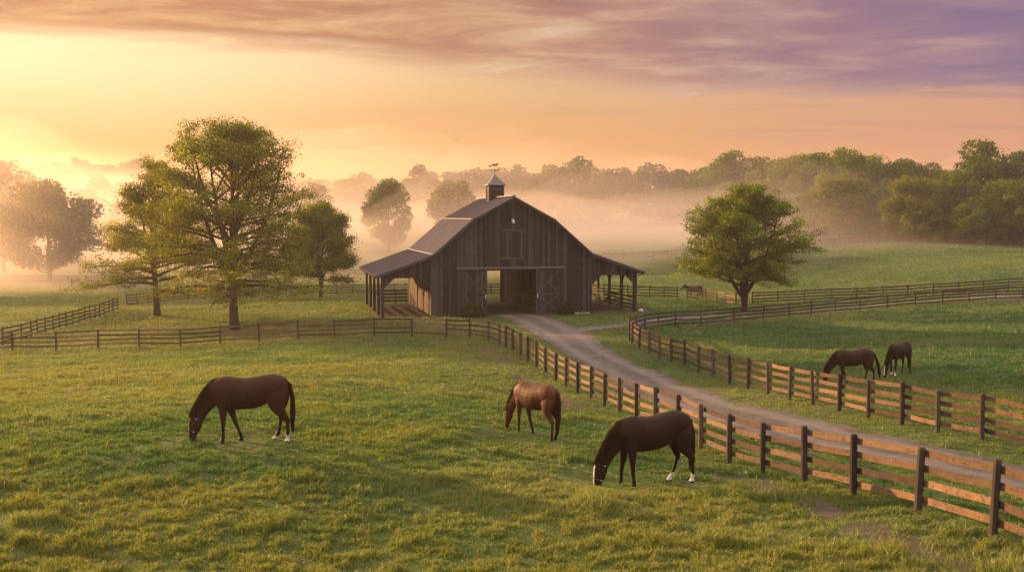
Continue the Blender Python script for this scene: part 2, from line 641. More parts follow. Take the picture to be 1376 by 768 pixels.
def bump(N, h, strength=0.4, dist=0.02):
    nd = N.n('ShaderNodeBump')
    nd.inputs['Strength'].default_value = strength
    nd.inputs['Distance'].default_value = dist
    N.l(h, nd.inputs['Height'])
    return nd.outputs[0]


def wood_material(name, dark, mid, light, wear=0.5, vertical=False, rough=0.85):
    m, N = material(name)
    uv = N.n('ShaderNodeUVMap'); uv.uv_map = 'uv'
    at = N.n('ShaderNodeAttribute', attribute_name='col')
    tc = N.n('ShaderNodeTexCoord')
    grain = N.noise(N.mapping(uv.outputs[0], (1.2, 38, 1)), 1.0, 4, 0.6)
    blot = N.noise(tc.outputs['Object'], 2.2, 4, 0.65)
    fine = N.noise(tc.outputs['Object'], 11.0, 4, 0.65)
    v = N.math('ADD', N.math('MULTIPLY', grain, 0.32), N.math('MULTIPLY', blot, 0.30))
    v = N.math('ADD', v, N.math('MULTIPLY', at.outputs['Fac'], 0.38))
    col = N.ramp(v, [(0.28, dark), (0.50, mid), (0.72, light)])
    chip = N.smooth(fine, 0.57 - 0.1 * (wear - .5), 0.66)
    col = N.mix(N.math('MULTIPLY', chip, wear), col, dark)
    nrm = bump(N, N.math('ADD', grain, fine), 0.5, 0.01)
    finish(N, principled(N, col, rough, 0.25, normal=nrm))
    return m


def make_materials():
    # pasture soil and turf under the blades
    m, N = material('pasture')
    tc = N.n('ShaderNodeTexCoord')
    o = tc.outputs['Object']
    soil = N.n('ShaderNodeAttribute', attribute_name='col')
    big = N.noise(o, 0.035, 4, 0.6)
    med = N.noise(N.mapping(o, (0.22, 0.4, 1)), 1.0, 5, 0.65)
    fin = N.noise(o, 2.6, 5, 0.7)
    vf = N.noise(o, 14.0, 3, 0.7)
    v = N.math('ADD', N.math('MULTIPLY', med, 0.5), N.math('ADD', N.math('MULTIPLY', fin, 0.3), N.math('MULTIPLY', vf, 0.2)))
    g = N.ramp(v, [(0.30, (0.018, 0.026, 0.010)), (0.45, (0.034, 0.050, 0.014)), (0.58, (0.062, 0.082, 0.020)), (0.75, (0.12, 0.115, 0.034))])
    g = N.mix(N.math('MULTIPLY', N.smooth(big, 0.35, 0.65), 0.35), g, (0.150, 0.150, 0.030))
    d = N.ramp(fin, [(0.3, (0.035, 0.024, 0.016)), (0.7, (0.095, 0.068, 0.046))])
    col = N.mix(soil.outputs['Fac'], g, d)
    nrm = bump(N, N.math('ADD', N.math('MULTIPLY', fin, 0.6), N.math('MULTIPLY', vf, 0.4)), 0.8, 0.15)
    finish(N, principled(N, col, 0.9, 0.15, normal=nrm))

    m, N = material('gravel')
    tc = N.n('ShaderNodeTexCoord')
    o = tc.outputs['Object']
    uv = N.n('ShaderNodeUVMap'); uv.uv_map = 'uv'
    n1 = N.noise(o, 0.9, 5, 0.7)
    n2 = N.noise(o, 6.0, 6, 0.8)
    sp = N.n('ShaderNodeSeparateXYZ'); N.l(uv.outputs[0], sp.inputs[0])
    wheel = N.math('SUBTRACT', 1.0, N.smooth(N.math('ABSOLUTE', N.math('SUBTRACT', N.math('ABSOLUTE', N.math('SUBTRACT', sp.outputs[1], 0.5)), 0.25)), 0.03, 0.16))
    v = N.math('ADD', N.math('MULTIPLY', n1, 0.55), N.math('MULTIPLY', n2, 0.45))
    col = N.ramp(v, [(0.3, (0.026, 0.021, 0.017)), (0.5, (0.080, 0.066, 0.055)), (0.68, (0.17, 0.146, 0.122))])
    col = N.mix(N.math('MULTIPLY', wheel, 0.55), col, (0.155, 0.135, 0.118))
    dirt = N.smooth(N.noise(o, 0.45, 4, 0.7), 0.52, 0.68)
    col = N.mix(N.math('MULTIPLY', dirt, 0.55), col, (0.085, 0.065, 0.048))
    nrm = bump(N, n2, 0.9, 0.06)
    finish(N, principled(N, col, 0.92, 0.2, normal=nrm))

    # grass blades
    m, N = material('grass_blade')
    at = N.n('ShaderNodeAttribute', attribute_name='col')
    dif = N.n('ShaderNodeBsdfDiffuse'); N.l(at.outputs['Color'], dif.inputs['Color'])
    tr = N.n('ShaderNodeBsdfTranslucent')
    N.l(N.mix(1.0, at.outputs['Color'], (1.0, 0.95, 0.55), 'MULTIPLY'), tr.inputs['Color'])
    mx = N.n('ShaderNodeMixShader'); mx.inputs[0].default_value = 0.58
    N.l(dif, mx.inputs[1]); N.l(tr, mx.inputs[2])
    gl = N.n('ShaderNodeBsdfGlossy'); gl.inputs['Roughness'].default_value = 0.45
    gl.inputs['Color'].default_value = (0.9, 0.9, 0.9, 1)
    mx2 = N.n('ShaderNodeMixShader'); mx2.inputs[0].default_value = 0.025
    N.l(mx, mx2.inputs[1]); N.l(gl, mx2.inputs[2])
    finish(N, mx2)

    # leaves
    for nm, tcol in (('leaves', (2.3, 1.9, 0.6)),):
        m, N = material(nm)
        at = N.n('ShaderNodeAttribute', attribute_name='col')
        dif = N.n('ShaderNodeBsdfDiffuse'); N.l(at.outputs['Color'], dif.inputs['Color'])
        tr = N.n('ShaderNodeBsdfTranslucent')
        N.l(N.mix(1.0, at.outputs['Color'], tcol, 'MULTIPLY'), tr.inputs['Color'])
        mx = N.n('ShaderNodeMixShader'); mx.inputs[0].default_value = 0.45
        N.l(dif, mx.inputs[1]); N.l(tr, mx.inputs[2])
        finish(N, mx)

    m, N = material('bark')
    tc = N.n('ShaderNodeTexCoord')
    n1 = N.noise(N.mapping(tc.outputs['Object'], (6, 6, 1.2)), 1.0, 5, 0.7)
    col = N.ramp(n1, [(0.3, (0.030, 0.022, 0.016)), (0.6, (0.075, 0.056, 0.040)), (0.8, (0.12, 0.09, 0.066))])
    finish(N, principled(N, col, 0.95, 0.1, normal=bump(N, n1, 0.8, 0.05)))

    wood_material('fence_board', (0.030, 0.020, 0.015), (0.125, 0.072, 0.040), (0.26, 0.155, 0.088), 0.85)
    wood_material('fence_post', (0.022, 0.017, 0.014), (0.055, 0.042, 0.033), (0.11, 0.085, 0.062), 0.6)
    wood_material('dark_board', (0.016, 0.012, 0.010), (0.040, 0.029, 0.022), (0.080, 0.058, 0.042), 0.6)  # on the back of the right paddock this darker tone stands in for shade
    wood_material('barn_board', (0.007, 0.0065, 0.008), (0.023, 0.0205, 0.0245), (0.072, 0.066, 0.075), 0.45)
    wood_material('barn_trim', (0.011, 0.0095, 0.011), (0.030, 0.027, 0.031), (0.070, 0.064, 0.072), 0.35)
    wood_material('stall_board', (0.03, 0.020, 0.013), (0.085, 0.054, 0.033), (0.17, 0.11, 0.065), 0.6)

    m, N = material('metal_roof')
    tc = N.n('ShaderNodeTexCoord')
    n1 = N.noise(tc.outputs['Object'], 0.7, 5, 0.65)
    n2 = N.noise(N.mapping(tc.outputs['Object'], (0.6, 5.0, 0.6)), 1.0, 4, 0.6)
    v = N.math('ADD', N.math('MULTIPLY', n1, 0.6), N.math('MULTIPLY', n2, 0.4))
    col = N.ramp(v, [(0.3, (0.070, 0.058, 0.064)), (0.55, (0.115, 0.097, 0.105)), (0.75, (0.17, 0.14, 0.145))])
    finish(N, principled(N, col, 0.55, 0.35, 0.15))
    m, N = material('flashing')
    finish(N, principled(N, (0.42, 0.34, 0.30), 0.4, 0.5, 0.3))
    m, N = material('track_metal')
    finish(N, principled(N, (0.20, 0.20, 0.24), 0.45, 0.5, 0.4))
    m, N = material('iron')
    finish(N, principled(N, (0.03, 0.028, 0.028), 0.5, 0.5, 0.6))
    m, N = material('white_enamel')
    finish(N, principled(N, (0.72, 0.70, 0.66), 0.4, 0.4))
    m, N = material('stone')
    tc = N.n('ShaderNodeTexCoord')
    n1 = N.noise(tc.outputs['Object'], 6, 4, 0.6)
    finish(N, principled(N, N.ramp(n1, [(0.3, (0.33, 0.31, 0.29)), (0.7, (0.55, 0.52, 0.49))]), 0.85, 0.2, normal=bump(N, n1, 0.5, 0.03)))

    # horse coat: painted patches (bay body, black points, white socks) with soft hair sheen
    m, N = material('horse_coat')
    at = N.n('ShaderNodeAttribute', attribute_name='col')
    tc = N.n('ShaderNodeTexCoord')
    n1 = N.noise(tc.outputs['Object'], 3.0, 4, 0.6)
    n2 = N.math('ADD', N.math('MULTIPLY', N.noise(N.mapping(tc.outputs['Object'], (30, 60, 60)), 1.0, 2, 0.5), 0.2), N.noise(N.mapping(tc.outputs['Object'], (6.5, 5, 3.2)), 1.0, 2, 0.5, 0.6))
    col = N.mix(N.math('MULTIPLY', n1, 0.45), at.outputs['Color'], (0.6, 0.55, 0.5), 'MULTIPLY')
    b = principled(N, col, 0.58, 0.09, normal=bump(N, n2, 0.5, 0.035))
    b.inputs['Sheen Weight'].default_value = 0.03
    b.inputs['Sheen Roughness'].default_value = 0.4
    finish(N, b)
    m, N = material('horse_hair')
    tc = N.n('ShaderNodeTexCoord')
    n1 = N.noise(N.mapping(tc.outputs['Object'], (40, 40, 3)), 1.0, 3, 0.6)
    dif = N.n('ShaderNodeBsdfDiffuse')
    N.l(N.ramp(n1, [(0.3, (0.010, 0.007, 0.005)), (0.7, (0.045, 0.025, 0.014))]), dif.inputs['Color'])
    tr = N.n('ShaderNodeBsdfTranslucent'); tr.inputs['Color'].default_value = (0.10, 0.04, 0.015, 1)
    mx = N.n('ShaderNodeMixShader'); mx.inputs[0].default_value = 0.25
    N.l(dif, mx.inputs[1]); N.l(tr, mx.inputs[2])
    finish(N, mx)
    m, N = material('eye')
    finish(N, principled(N, (0.008, 0.006, 0.005), 0.15, 0.6))
    m, N = material('leather')
    finish(N, principled(N, (0.035, 0.022, 0.015), 0.5, 0.4))

    for nm, dens, colr, g in (('haze', HAZE_DENSITY, (1.0, 0.92, 0.86), 0.45), ('mist', MIST_DENSITY, (1.0, 0.86, 0.78), 0.52)):
        m, N = material(nm)
        pv = N.n('ShaderNodeVolumePrincipled')
        pv.inputs['Color'].default_value = colr + (1,)
        pv.inputs['Density'].default_value = dens
        pv.inputs['Anisotropy'].default_value = g
        out = N.n('ShaderNodeOutputMaterial')
        N.l(pv, out.inputs['Volume'])


make_materials()

# ------------------------------------------------------------------ ground
def build_ground():
    xs = np.concatenate([[-640, -560, -480, -420, -360, -310, -260], np.arange(-220, -60, 4), np.arange(-60, -30, 0.9), np.arange(-30, 30, 0.3), np.arange(30, 62, 0.9),
                         np.arange(62, 222, 4), [260, 310, 360, 420, 480, 560, 640]])
    ys = [-45.0, -30, -20, -12, -6, 0, 4, 7]
    y = 9.0
    while y < 480:
        ys.append(y)
        y += 0.22 if y < 32 else (0.35 if y < 60 else (0.6 if y < 110 else (2.0 if y < 200 else 6.0)))
    ys += [520, 600, 700]
    ys = np.array(ys)
    X, Y = np.meshgrid(xs, ys)
    Z = height(X, Y)
    nx, ny = len(xs), len(ys)
    V = np.stack([X.ravel(), Y.ravel(), Z.ravel()], 1)
    i = np.arange((ny - 1) * (nx - 1))
    r, c = i // (nx - 1), i % (nx - 1)
    a = r * nx + c
    F = np.stack([a, a + 1, a + nx + 1, a + nx], 1)
    s = soil_mask(X, Y).ravel()
    o = mesh_from_arrays('ground', V, F, MATS['pasture'], smooth=True, color=np.stack([s, s, s], 1))
    tag(o, 'rolling green pasture land', kind='structure')


def strip(name, L, Rr, lift, mat, label):
    n, m = len(L), 9
    V, UV = [], []
    for i in range(n):
        w = np.linalg.norm(L[i] - Rr[i])
        e1 = (vnoise(i * .7, 3.3, 5) - .5) * 0.5 / max(w, 1); e2 = (vnoise(i * .7, 8.3, 6) - .5) * 0.5 / max(w, 1)
        for k in range(m):
            t = -e1 + (1 + e1 + e2) * k / (m - 1)
            p = L[i] * (1 - t) + Rr[i] * t
            V.append((p[0], p[1])); UV.append((i * 0.5, k / (m - 1)))
    V = np.array(V)
    cross = np.tile(np.sin(np.linspace(0, PI, m)) * 0.03, n)
    z = height(V[:, 0], V[:, 1]) + lift + cross
    a = (np.arange(n - 1)[:, None] * m + np.arange(m - 1)).ravel()
    F = np.stack([a, a + 1, a + m + 1, a + m], 1)
    o = mesh_from_arrays(name, np.column_stack([V, z]), F, MATS[mat], smooth=True, uv=np.array(UV))
    tag(o, label, kind='structure')
    return o


build_ground()
strip('driveway', rl, rr, 0.03, 'gravel', 'pale gravel driveway curving from the barn door')
tl = np.gradient(lane_mid, axis=0); tl /= np.linalg.norm(tl, axis=1)[:, None]
nl = np.stack([-tl[:, 1], tl[:, 0]], 1)
strip('lane', lane_mid + nl * LANE_HALF, lane_mid - nl * LANE_HALF, 0.038, 'gravel', 'gravel lane between the two paddock fences')


# ------------------------------------------------------------------ grass
HORSE_SPOTS = [ground_ray(*p) for p in ((341, 593), (290, 592), (883, 646), (826, 648), (724, 586), (698, 578), (1150, 511), (1209, 501))]


def build_grass(N_):
    u = rng.random(N_)
    D = 10.5 * (230 / 10.5) ** u
    X = (rng.random(N_) * 2 - 1) * (0.60 * D + 2.0)
    Y = D
    ang = rng.random(N_) * 2 * PI
    keep = np.ones(N_, bool)
    soil = soil_mask(X, Y)
    keep &= rng.random(N_) > soil * 0.93
    rd = dist_to(X, Y, road_mid)
    ridx = np.zeros(N_)
    # half width of the road at the nearest point
    hw = np.interp(Y, road_mid[::-1, 1], road_half[::-1]) if road_mid[0, 1] > road_mid[-1, 1] else np.interp(Y, road_mid[:, 1], road_half)
    edge_n = (fbm(X / 1.3, Y / 1.3, 77, 3) - .5) * 1.7 - .15
    keep &= ~((rd < hw + edge_n - 0.12) & (rng.random(N_) > 0.012 + 0.22 * (rd < 0.4) * (fbm(X / 2.5, Y / 2.5, 88, 2) > .42) + 0.10 * sstep(fbm(X / 1.8, Y / 1.8, 89, 2), .58, .72)))
    keep &= ~((dist_to(X, Y, lane_mid) < LANE_HALF + edge_n * .6 - 0.1) & (rng.random(N_) > 0.35))
    s = (X - BARN_X) * _ca + (Y - BARN_Y) * _sa
    t = -(X - BARN_X) * _sa + (Y - BARN_Y) * _ca
    keep &= ~((np.abs(s) < 11.7) & (t > -0.15) & (t < 13.8))
    keep &= rng.random(N_) < 0.55 + 0.45 * sstep(fbm(X / 0.26, Y / 0.22, 101, 3), 0.36, 0.54)
    X, Y, D, ang = X[keep], Y[keep], D[keep], ang[keep]
    n = len(X)
    Z = height(X, Y) - 0.01
    clump = fbm(X / 0.26, Y / 0.22, 101, 3)
    patch = fbm(X / 3.2, Y / 2.2, 111, 3)
    field = fbm(X / 14, Y / 9, 121, 2)
    far = sstep(D, 45, 130)
    mown = np.minimum(1, sstep(dist_to(X, Y, road_mid), 3.5, 6.0))
    ln = (0.042 + 0.090 * sstep(clump, 0.42, 0.66) + 0.045 * sstep(patch, 0.52, 0.72)) * (0.6 + 0.8 * rng.random(n))
    graze = np.ones(n)
    for (gx, gy) in HORSE_SPOTS:
        graze = np.minimum(graze, 0.45 + 0.55 * sstep(np.hypot(X - gx, Y - gy), 0.9, 2.2))
    ln = ln * graze
    ln = ln * (0.6 + 0.4 * mown) * (1 + 0.35 * far)
    # a few long tussocks
    tus = sstep(fbm(X / 1.6, Y / 1.2, 131, 2), 0.66, 0.78)
    ln = ln * (1 + 0.9 * tus)
    w = 0.0050 * (D / 12) ** 0.84 * (0.7 + 0.6 * rng.random(n)) + 0.0025
    lean = 0.25 + 0.55 * rng.random(n)
    la = ang + rng.normal(0, 0.8, n)
    cx, sx = np.cos(ang), np.sin(ang)
    lx, ly = np.cos(la) * lean + 0.12, np.sin(la) * lean - 0.05
    base = np.stack([X, Y, Z], 1)
    side = np.stack([cx, sx, np.zeros(n)], 1) * w[:, None]
    mid = base + np.stack([lx * ln * 0.35, ly * ln * 0.35, ln * 0.6], 1)
    tip = base + np.stack([lx * ln, ly * ln, ln * (1 - 0.25 * lean)], 1)
    V = np.stack([base - side, base + side, mid + side * 0.75, tip, mid - side * 0.75], 1).reshape(-1, 3)
    k = np.arange(n) * 5
    F = np.stack([np.stack([k, k + 1, k + 2], 1), np.stack([k, k + 2, k + 4], 1), np.stack([k + 4, k + 2, k + 3], 1)], 1).reshape(-1, 3)
    # colours: deep green in the lush patches, straw in the dry ones
    lush = np.array([0.034, 0.122, 0.030]); green = np.array([0.082, 0.152, 0.030]); yell = np.array([0.175, 0.208, 0.044]); straw = np.array([0.27, 0.25, 0.085])
    v = np.clip(0.5 + (patch - 0.5) * 1.3 + (field - 0.5) * 1.4 + (clump - .5) * 0.9 + rng.normal(0, 0.16, n), 0, 1)
    # the far paddock past the driveway is made greener, standing in for weaker sun
    inF = sstep(X - (np.interp(Y, a_line[::-1, 1][:len(a_line)], a_line[::-1, 0]) if False else 0), 8, 20) * sstep(Y, 25, 45)
    v = np.clip(v - 0.42 * inF + 0.13 * sstep(Y, 27, 42) * (1 - inF) * (1 - sstep(Y, 150, 230)), 0, 1)  # yellower mid-field band puts golden light into the blade colour
    c = np.where(v[:, None] < 0.5, lush + (green - lush) * (v[:, None] * 2), green + (yell - green) * (v[:, None] * 2 - 1))
    dew = sstep(fbm(X / 6 + 5, Y / 3.5, 151, 3), 0.46, 0.68) * (0.25 + 0.5 * rng.random(n))
    c = c + (np.array([0.200, 0.262, 0.100]) - c) * dew[:, None] * (0.75 - 0.3 * inF[:, None])
    dry = (rng.random(n) < 0.03 + 0.07 * sstep(field, 0.5, 0.75))[:, None]
    c = np.where(dry, straw * (0.7 + 0.5 * rng.random((n, 1))), c)
    c = np.clip(c * (0.75 + 0.5 * rng.random((n, 1))), 0.004, 0.6)
    cc = np.repeat(c[:, None, :], 5, 1)
    cc[:, 3] *= np.array([1.25, 1.1, 0.9])
    o = mesh_from_arrays('grass', V, F, MATS['grass_blade'], color=cc.reshape(-1, 3))
    tag(o, 'dewy pasture grass with longer tussocks', kind='stuff')


build_grass(1800000)

# ------------------------------------------------------------------ fences
RAIL_Z = (0.30, 0.62, 0.94, 1.26)


def build_fence(label, posts, group, side=-1, height_=1.40, post_r=0.075, board_h=0.14, post_mat='fence_post', rail_mat='fence_board', rails=RAIL_Z, seed=0, wob=1.0):
    """posts: feet of the posts; side: +1 boards nailed on the left of the run, -1 on the right"""
    rnd = random.Random(seed)
    P = [Vector((p[0], p[1], hz(p[0], p[1]))) for p in posts]
    root = empty('fence', P[0])
    tag(root, label, 'fence', group)
    o0 = P[0].copy()
    P = [p - o0 for p in P]
    n = len(P)
    nrm = []
    for i in range(n):
        d = P[min(i + 1, n - 1)] - P[max(i - 1, 0)]
        d.z = 0; d.normalize()
        nrm.append(Vector((-d.y, d.x, 0)) * side)
    for i, p in enumerate(P[:100]):
        mb = MB()
        r = post_r * rnd.uniform(0.92, 1.1)
        h = height_ + rnd.uniform(-0.04, 0.05)
        lean = Vector((rnd.gauss(0, .022), rnd.gauss(0, .022), 0))
        mb.tube([p + Vector((0, 0, -0.25)), p + lean * .5 + Vector((0, 0, h * .5)), p + lean + Vector((0, 0, h - 0.035)), p + lean + Vector((0, 0, h))],
                [r * 1.05, r, r * .97, r * .78], 8, rnd.random())
        mb.build('post', MATS[post_mat], root)
    for zi, z in enumerate(rails):
        mb = MB()
        for i in range(n - 1):
            w0 = rnd.uniform(-.028, .028) * wob; w1 = rnd.uniform(-.028, .028) * wob
            off = post_r + 0.016
            e = 0.004
            d = (P[i + 1] - P[i]).normalized()
            a = P[i] + nrm[i] * off + Vector((0, 0, z + w0)) + d * e
            b = P[i + 1] + nrm[i + 1] * off + Vector((0, 0, z + w1)) - d * e
            m_ = (a + b) / 2 + Vector((0, 0, rnd.uniform(-.035, .014) * wob)) + nrm[i] * rnd.uniform(-.008, .012)
            t = rnd.random()
            uo = rnd.random() * 30
            V, UV = [], []
            L = (b - a).length
            for q, s in ((a, 0), (m_, L / 2), (b, L)):
                for j, (hx, hz_) in enumerate(((-1, -1), (1, -1), (1, 1), (-1, 1))):
                    V.append(q + nrm[i] * (hx * 0.0125) + Vector((0, 0, hz_ * board_h / 2)))
                    UV.append((uo + s, hz_ * board_h / 2 + hx * .01))
            F = [(3, 2, 1, 0), (8, 9, 10, 11)]
            for k in (0, 4):
                F += [(k + j, k + (j + 1) % 4, k + 4 + (j + 1) % 4, k + 4 + j) for j in range(4)]
            mb.raw(V, F, UV, t)
        mb.build('rail', MATS[rail_mat], root)
    return root


def evenly(pts, step):
    return [tuple(p) for p in polyline(pts, step=step)]


FG = 'four-rail wooden paddock fences'
build_fence('long four-rail fence round the front paddock, curving from the left edge past the gravel driveway', A_POSTS, FG, side=1, seed=1)
F_CORNER = 19
build_fence('sunlit four-rail fence across the driveway, along the near side of the right paddock', F_POSTS[:F_CORNER + 1], FG, side=-1, seed=2)
build_fence('shade-darkened four-rail fence between the lane and the back of the right paddock', F_POSTS[F_CORNER:], FG, side=-1, rail_mat='dark_board', seed=22)  # same fence as the near side; shade put into its rail colour
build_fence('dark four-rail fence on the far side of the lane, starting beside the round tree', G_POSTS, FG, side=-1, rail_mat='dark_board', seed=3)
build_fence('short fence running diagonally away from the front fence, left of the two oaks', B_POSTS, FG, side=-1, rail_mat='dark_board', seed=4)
Cp = [at_depth(168, 105), at_depth(205, 112), at_depth(260, 120), at_depth(330, 127), at_depth(404, 131), at_depth(470, 128)]
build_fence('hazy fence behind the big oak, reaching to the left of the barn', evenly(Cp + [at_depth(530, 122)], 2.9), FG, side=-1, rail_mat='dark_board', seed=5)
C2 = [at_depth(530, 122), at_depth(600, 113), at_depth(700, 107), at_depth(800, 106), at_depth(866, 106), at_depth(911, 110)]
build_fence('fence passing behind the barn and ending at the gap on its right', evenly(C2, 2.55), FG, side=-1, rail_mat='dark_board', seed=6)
C3 = [at_depth(924, 110), at_depth(938, 109), at_depth(950, 108), at_depth(964, 106.5), at_depth(976, 105), at_depth(990, 103)]
build_fence('short sunlit fence between the gap and the round tree', C3, FG, side=-1, seed=7)
Hp = [at_depth(770, 212), at_depth(834, 205), at_depth(930, 197), at_depth(1010, 199), at_depth(1090, 200), at_depth(1180, 202), at_depth(1281, 202), at_depth(1330, 195), at_depth(1376, 187), at_depth(1440, 178)]
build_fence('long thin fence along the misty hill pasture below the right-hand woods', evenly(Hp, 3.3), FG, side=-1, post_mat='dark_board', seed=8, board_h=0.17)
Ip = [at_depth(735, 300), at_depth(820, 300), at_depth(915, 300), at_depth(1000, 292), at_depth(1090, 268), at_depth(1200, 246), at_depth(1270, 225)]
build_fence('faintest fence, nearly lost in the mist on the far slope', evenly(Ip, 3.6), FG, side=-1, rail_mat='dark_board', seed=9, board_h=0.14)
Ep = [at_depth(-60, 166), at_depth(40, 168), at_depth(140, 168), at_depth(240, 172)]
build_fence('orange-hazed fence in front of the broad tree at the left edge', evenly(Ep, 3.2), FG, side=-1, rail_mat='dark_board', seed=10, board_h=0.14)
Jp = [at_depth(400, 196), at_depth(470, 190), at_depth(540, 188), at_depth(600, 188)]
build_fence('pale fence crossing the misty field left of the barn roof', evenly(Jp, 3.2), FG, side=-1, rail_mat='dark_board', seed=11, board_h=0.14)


# ------------------------------------------------------------------ barn
def build_barn():
    z0 = 0.0
    root = empty('barn', (BARN_X, BARN_Y, z0), BARN_A)
    tag(root, 'dark weathered wooden barn with a gambrel metal roof and open side sheds', 'barn')
    L = 13.5
    APEX, KNEE, BRK, EAVE = (0, 10.42), (3.75, 8.42), (7.25, 5.40), (12.05, 3.72)
    bb, tr_, st = MATS['barn_board'], MATS['barn_trim'], MATS['stall_board']

    def roofline(s):
        s = abs(s)
        for (a, b) in ((APEX, KNEE), (KNEE, BRK), (BRK, EAVE)):
            if s <= b[0]:
                return a[1] + (b[1] - a[1]) * (s - a[0]) / (b[0] - a[0])
        return EAVE[1]

    def under(s, back):
        """underside of the gable boards"""
        if -2.32 < s < 2.10:
            return 3.93
        a = abs(s)
        if 7.30 < a < 11.38:
            if back:
                return 3.40
            e = min(a - 7.30, 11.38 - a)
            return 3.40 - max(0, 0.95 - e) * 0.95
        return -0.1

    def gable(y, face, back):
        mb = MB()
        edges = sorted(set([-11.55, -11.38, -7.30, -2.32, 2.10, 7.30, 11.38, 11.55] + [round(-11.38 + .255 * k, 3) for k in range(1, 90) if -11.38 + .255 * k < 11.38]))
        ed = [edges[0]]
        for e in edges[1:]:
            if e - ed[-1] > 0.1 or e in (-11.38, -7.30, -2.32, 2.10, 7.30, 11.38, 11.55):
                ed.append(e)
        for a, b in zip(ed[:-1], ed[1:]):
            za, zb = under(a + 1e-4, back), under(b - 1e-4, back)
            ta, tb = roofline(a) - 0.13, roofline(b) - 0.13
            y1 = y + face * (0.035 + random.uniform(0, 0.022))
            ya, yb = min(y, y1), max(y, y1)
            g = 0.004
            uo = random.random() * 30
            # split tall boards where two lengths meet
            cuts = [0, 1]
            p = [(a + g, ya, za), (b - g, ya, zb), (b - g, yb, zb), (a + g, yb, za), (a + g, ya, ta), (b - g, ya, tb), (b - g, yb, tb), (a + g, yb, ta)]
            mb.hexa(p, None, [(q[2] + uo, q[0]) for q in p])
            if not back and random.random() < 0.8:
                c = a
                zc_ = max(under(c + 1e-3, back), under(c - 1e-3, back)) + .01
                tc_ = roofline(c) - 0.15
                if tc_ - zc_ > .3:
                    yy = y + face * 0.075
                    mb.box(c - 0.025, c + 0.025, min(y + face * .03, yy), max(y + face * .03, yy), zc_, tc_)
        return mb.build('wall', bb, root)

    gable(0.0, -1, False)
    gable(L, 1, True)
    # long side walls of the tall middle part
    for sx in (-7.25, 7.25):
        mb = MB()
        k = 0.06
        while k < L - 0.05:
            w = random.uniform(.19, .27)
            e = min(k + w, L - 0.03)
            x1 = sx + math.copysign(0.03 + random.uniform(0, .02), sx)
            mb.box(min(sx, x1), max(sx, x1), k + .004, e - .004, -0.1, 5.05)
            k = e
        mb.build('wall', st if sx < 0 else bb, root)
    # roof slopes with standing seams, front overhang
    y0, y1 = -0.55, L + 0.5
    for (a, b, nm) in ((APEX, KNEE, 'roof'), (KNEE, BRK, 'roof'), (BRK, EAVE, 'lean_to_roof')):
        for sg in (-1, 1):
            mb = MB()
            A_, B_ = Vector((sg * a[0], 0, a[1])), Vector((sg * b[0], 0, b[1]))
            d = (B_ - A_).normalized()
            nr = Vector((-d.z, 0, d.x)) * (1 if sg > 0 else -1)
            if nr.z < 0: nr = -nr
            if b is EAVE:
                B_ = B_ + d * 0.15
            th = 0.07
            q = [A_ - nr * th, B_ - nr * th, B_, A_]
            ring = lambda y: [(p.x, y, p.z) for p in q]
            lo, hi = ring(y0), ring(y1)
            if sg > 0:
                mb.raw(lo + hi, [(3, 2, 1, 0), (4, 5, 6, 7), (0, 1, 5, 4), (1, 2, 6, 5), (2, 3, 7, 6), (3, 0, 4, 7)])
            else:
                mb.raw(lo + hi, [(0, 1, 2, 3), (7, 6, 5, 4), (4, 5, 1, 0), (5, 6, 2, 1), (6, 7, 3, 2), (7, 4, 0, 3)])
            yy = y0 + 0.25
            while yy < y1:
                a0 = A_ + nr * 0.012; b0 = B_ + nr * 0.012
                mb.bar((a0.x, yy, a0.z), (b0.x, yy, b0.z), 0.045, 0.05, nr)
                yy += 0.52
            mb.build(nm, MATS['metal_roof'], root)
            # rake board under the front edge
            mb = MB()
            a0 = A_ - nr * 0.17; b0 = B_ - nr * 0.17
            mb.bar((a0.x, y0 + .03, a0.z), (b0.x, y0 + .03, b0.z), 0.05, 0.20, nr)
            mb.build('rake_trim', tr_, root)
    # light flashing where the roof breaks slope, ridge cap
    mb = MB()
    for sg in (-1, 1):
        for p in (KNEE, BRK):
            mb.bar((sg * p[0], y0, p[1] + .045), (sg * p[0], y1, p[1] + .045), 0.17, 0.035)
    mb.build('flashing', MATS['flashing'], root)
    mb = MB()
    mb.bar((0, y0, APEX[1] + .05), (0, y1, APEX[1] + .05), 0.32, 0.07)
    mb.build('ridge_cap', MATS['metal_roof'], root)
    # eave beams, rafters ends
    for sg in (-1, 1):
        mb = MB()
        mb.bar((sg * 11.45, 0.05, 3.55), (sg * 11.45, L - .05, 3.55), 0.16, 0.28)
        mb.build('eave_beam', tr_, root)
        mb = MB()
        yy = 0.0
        while yy < L + .2:
            a0 = Vector((sg * 7.35, yy, roofline(7.35) - .20)); b0 = Vector((sg * 12.12, yy, roofline(12.05) - .22))
            mb.bar(a0, b0, 0.07, 0.16)
            yy += 0.9
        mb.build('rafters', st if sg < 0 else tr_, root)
    mb = MB()
    mb.tube([(12.22, y0, 3.62), (12.22, y1, 3.60)], [.065, .065], 8)
    mb.tube([(12.20, y0 + .05, 3.60), (12.0, y0 + .2, 3.45), (11.75, -.1, 3.35)], [.04, .04, .04], 6)
    mb.build('gutter', MATS['iron'], root)
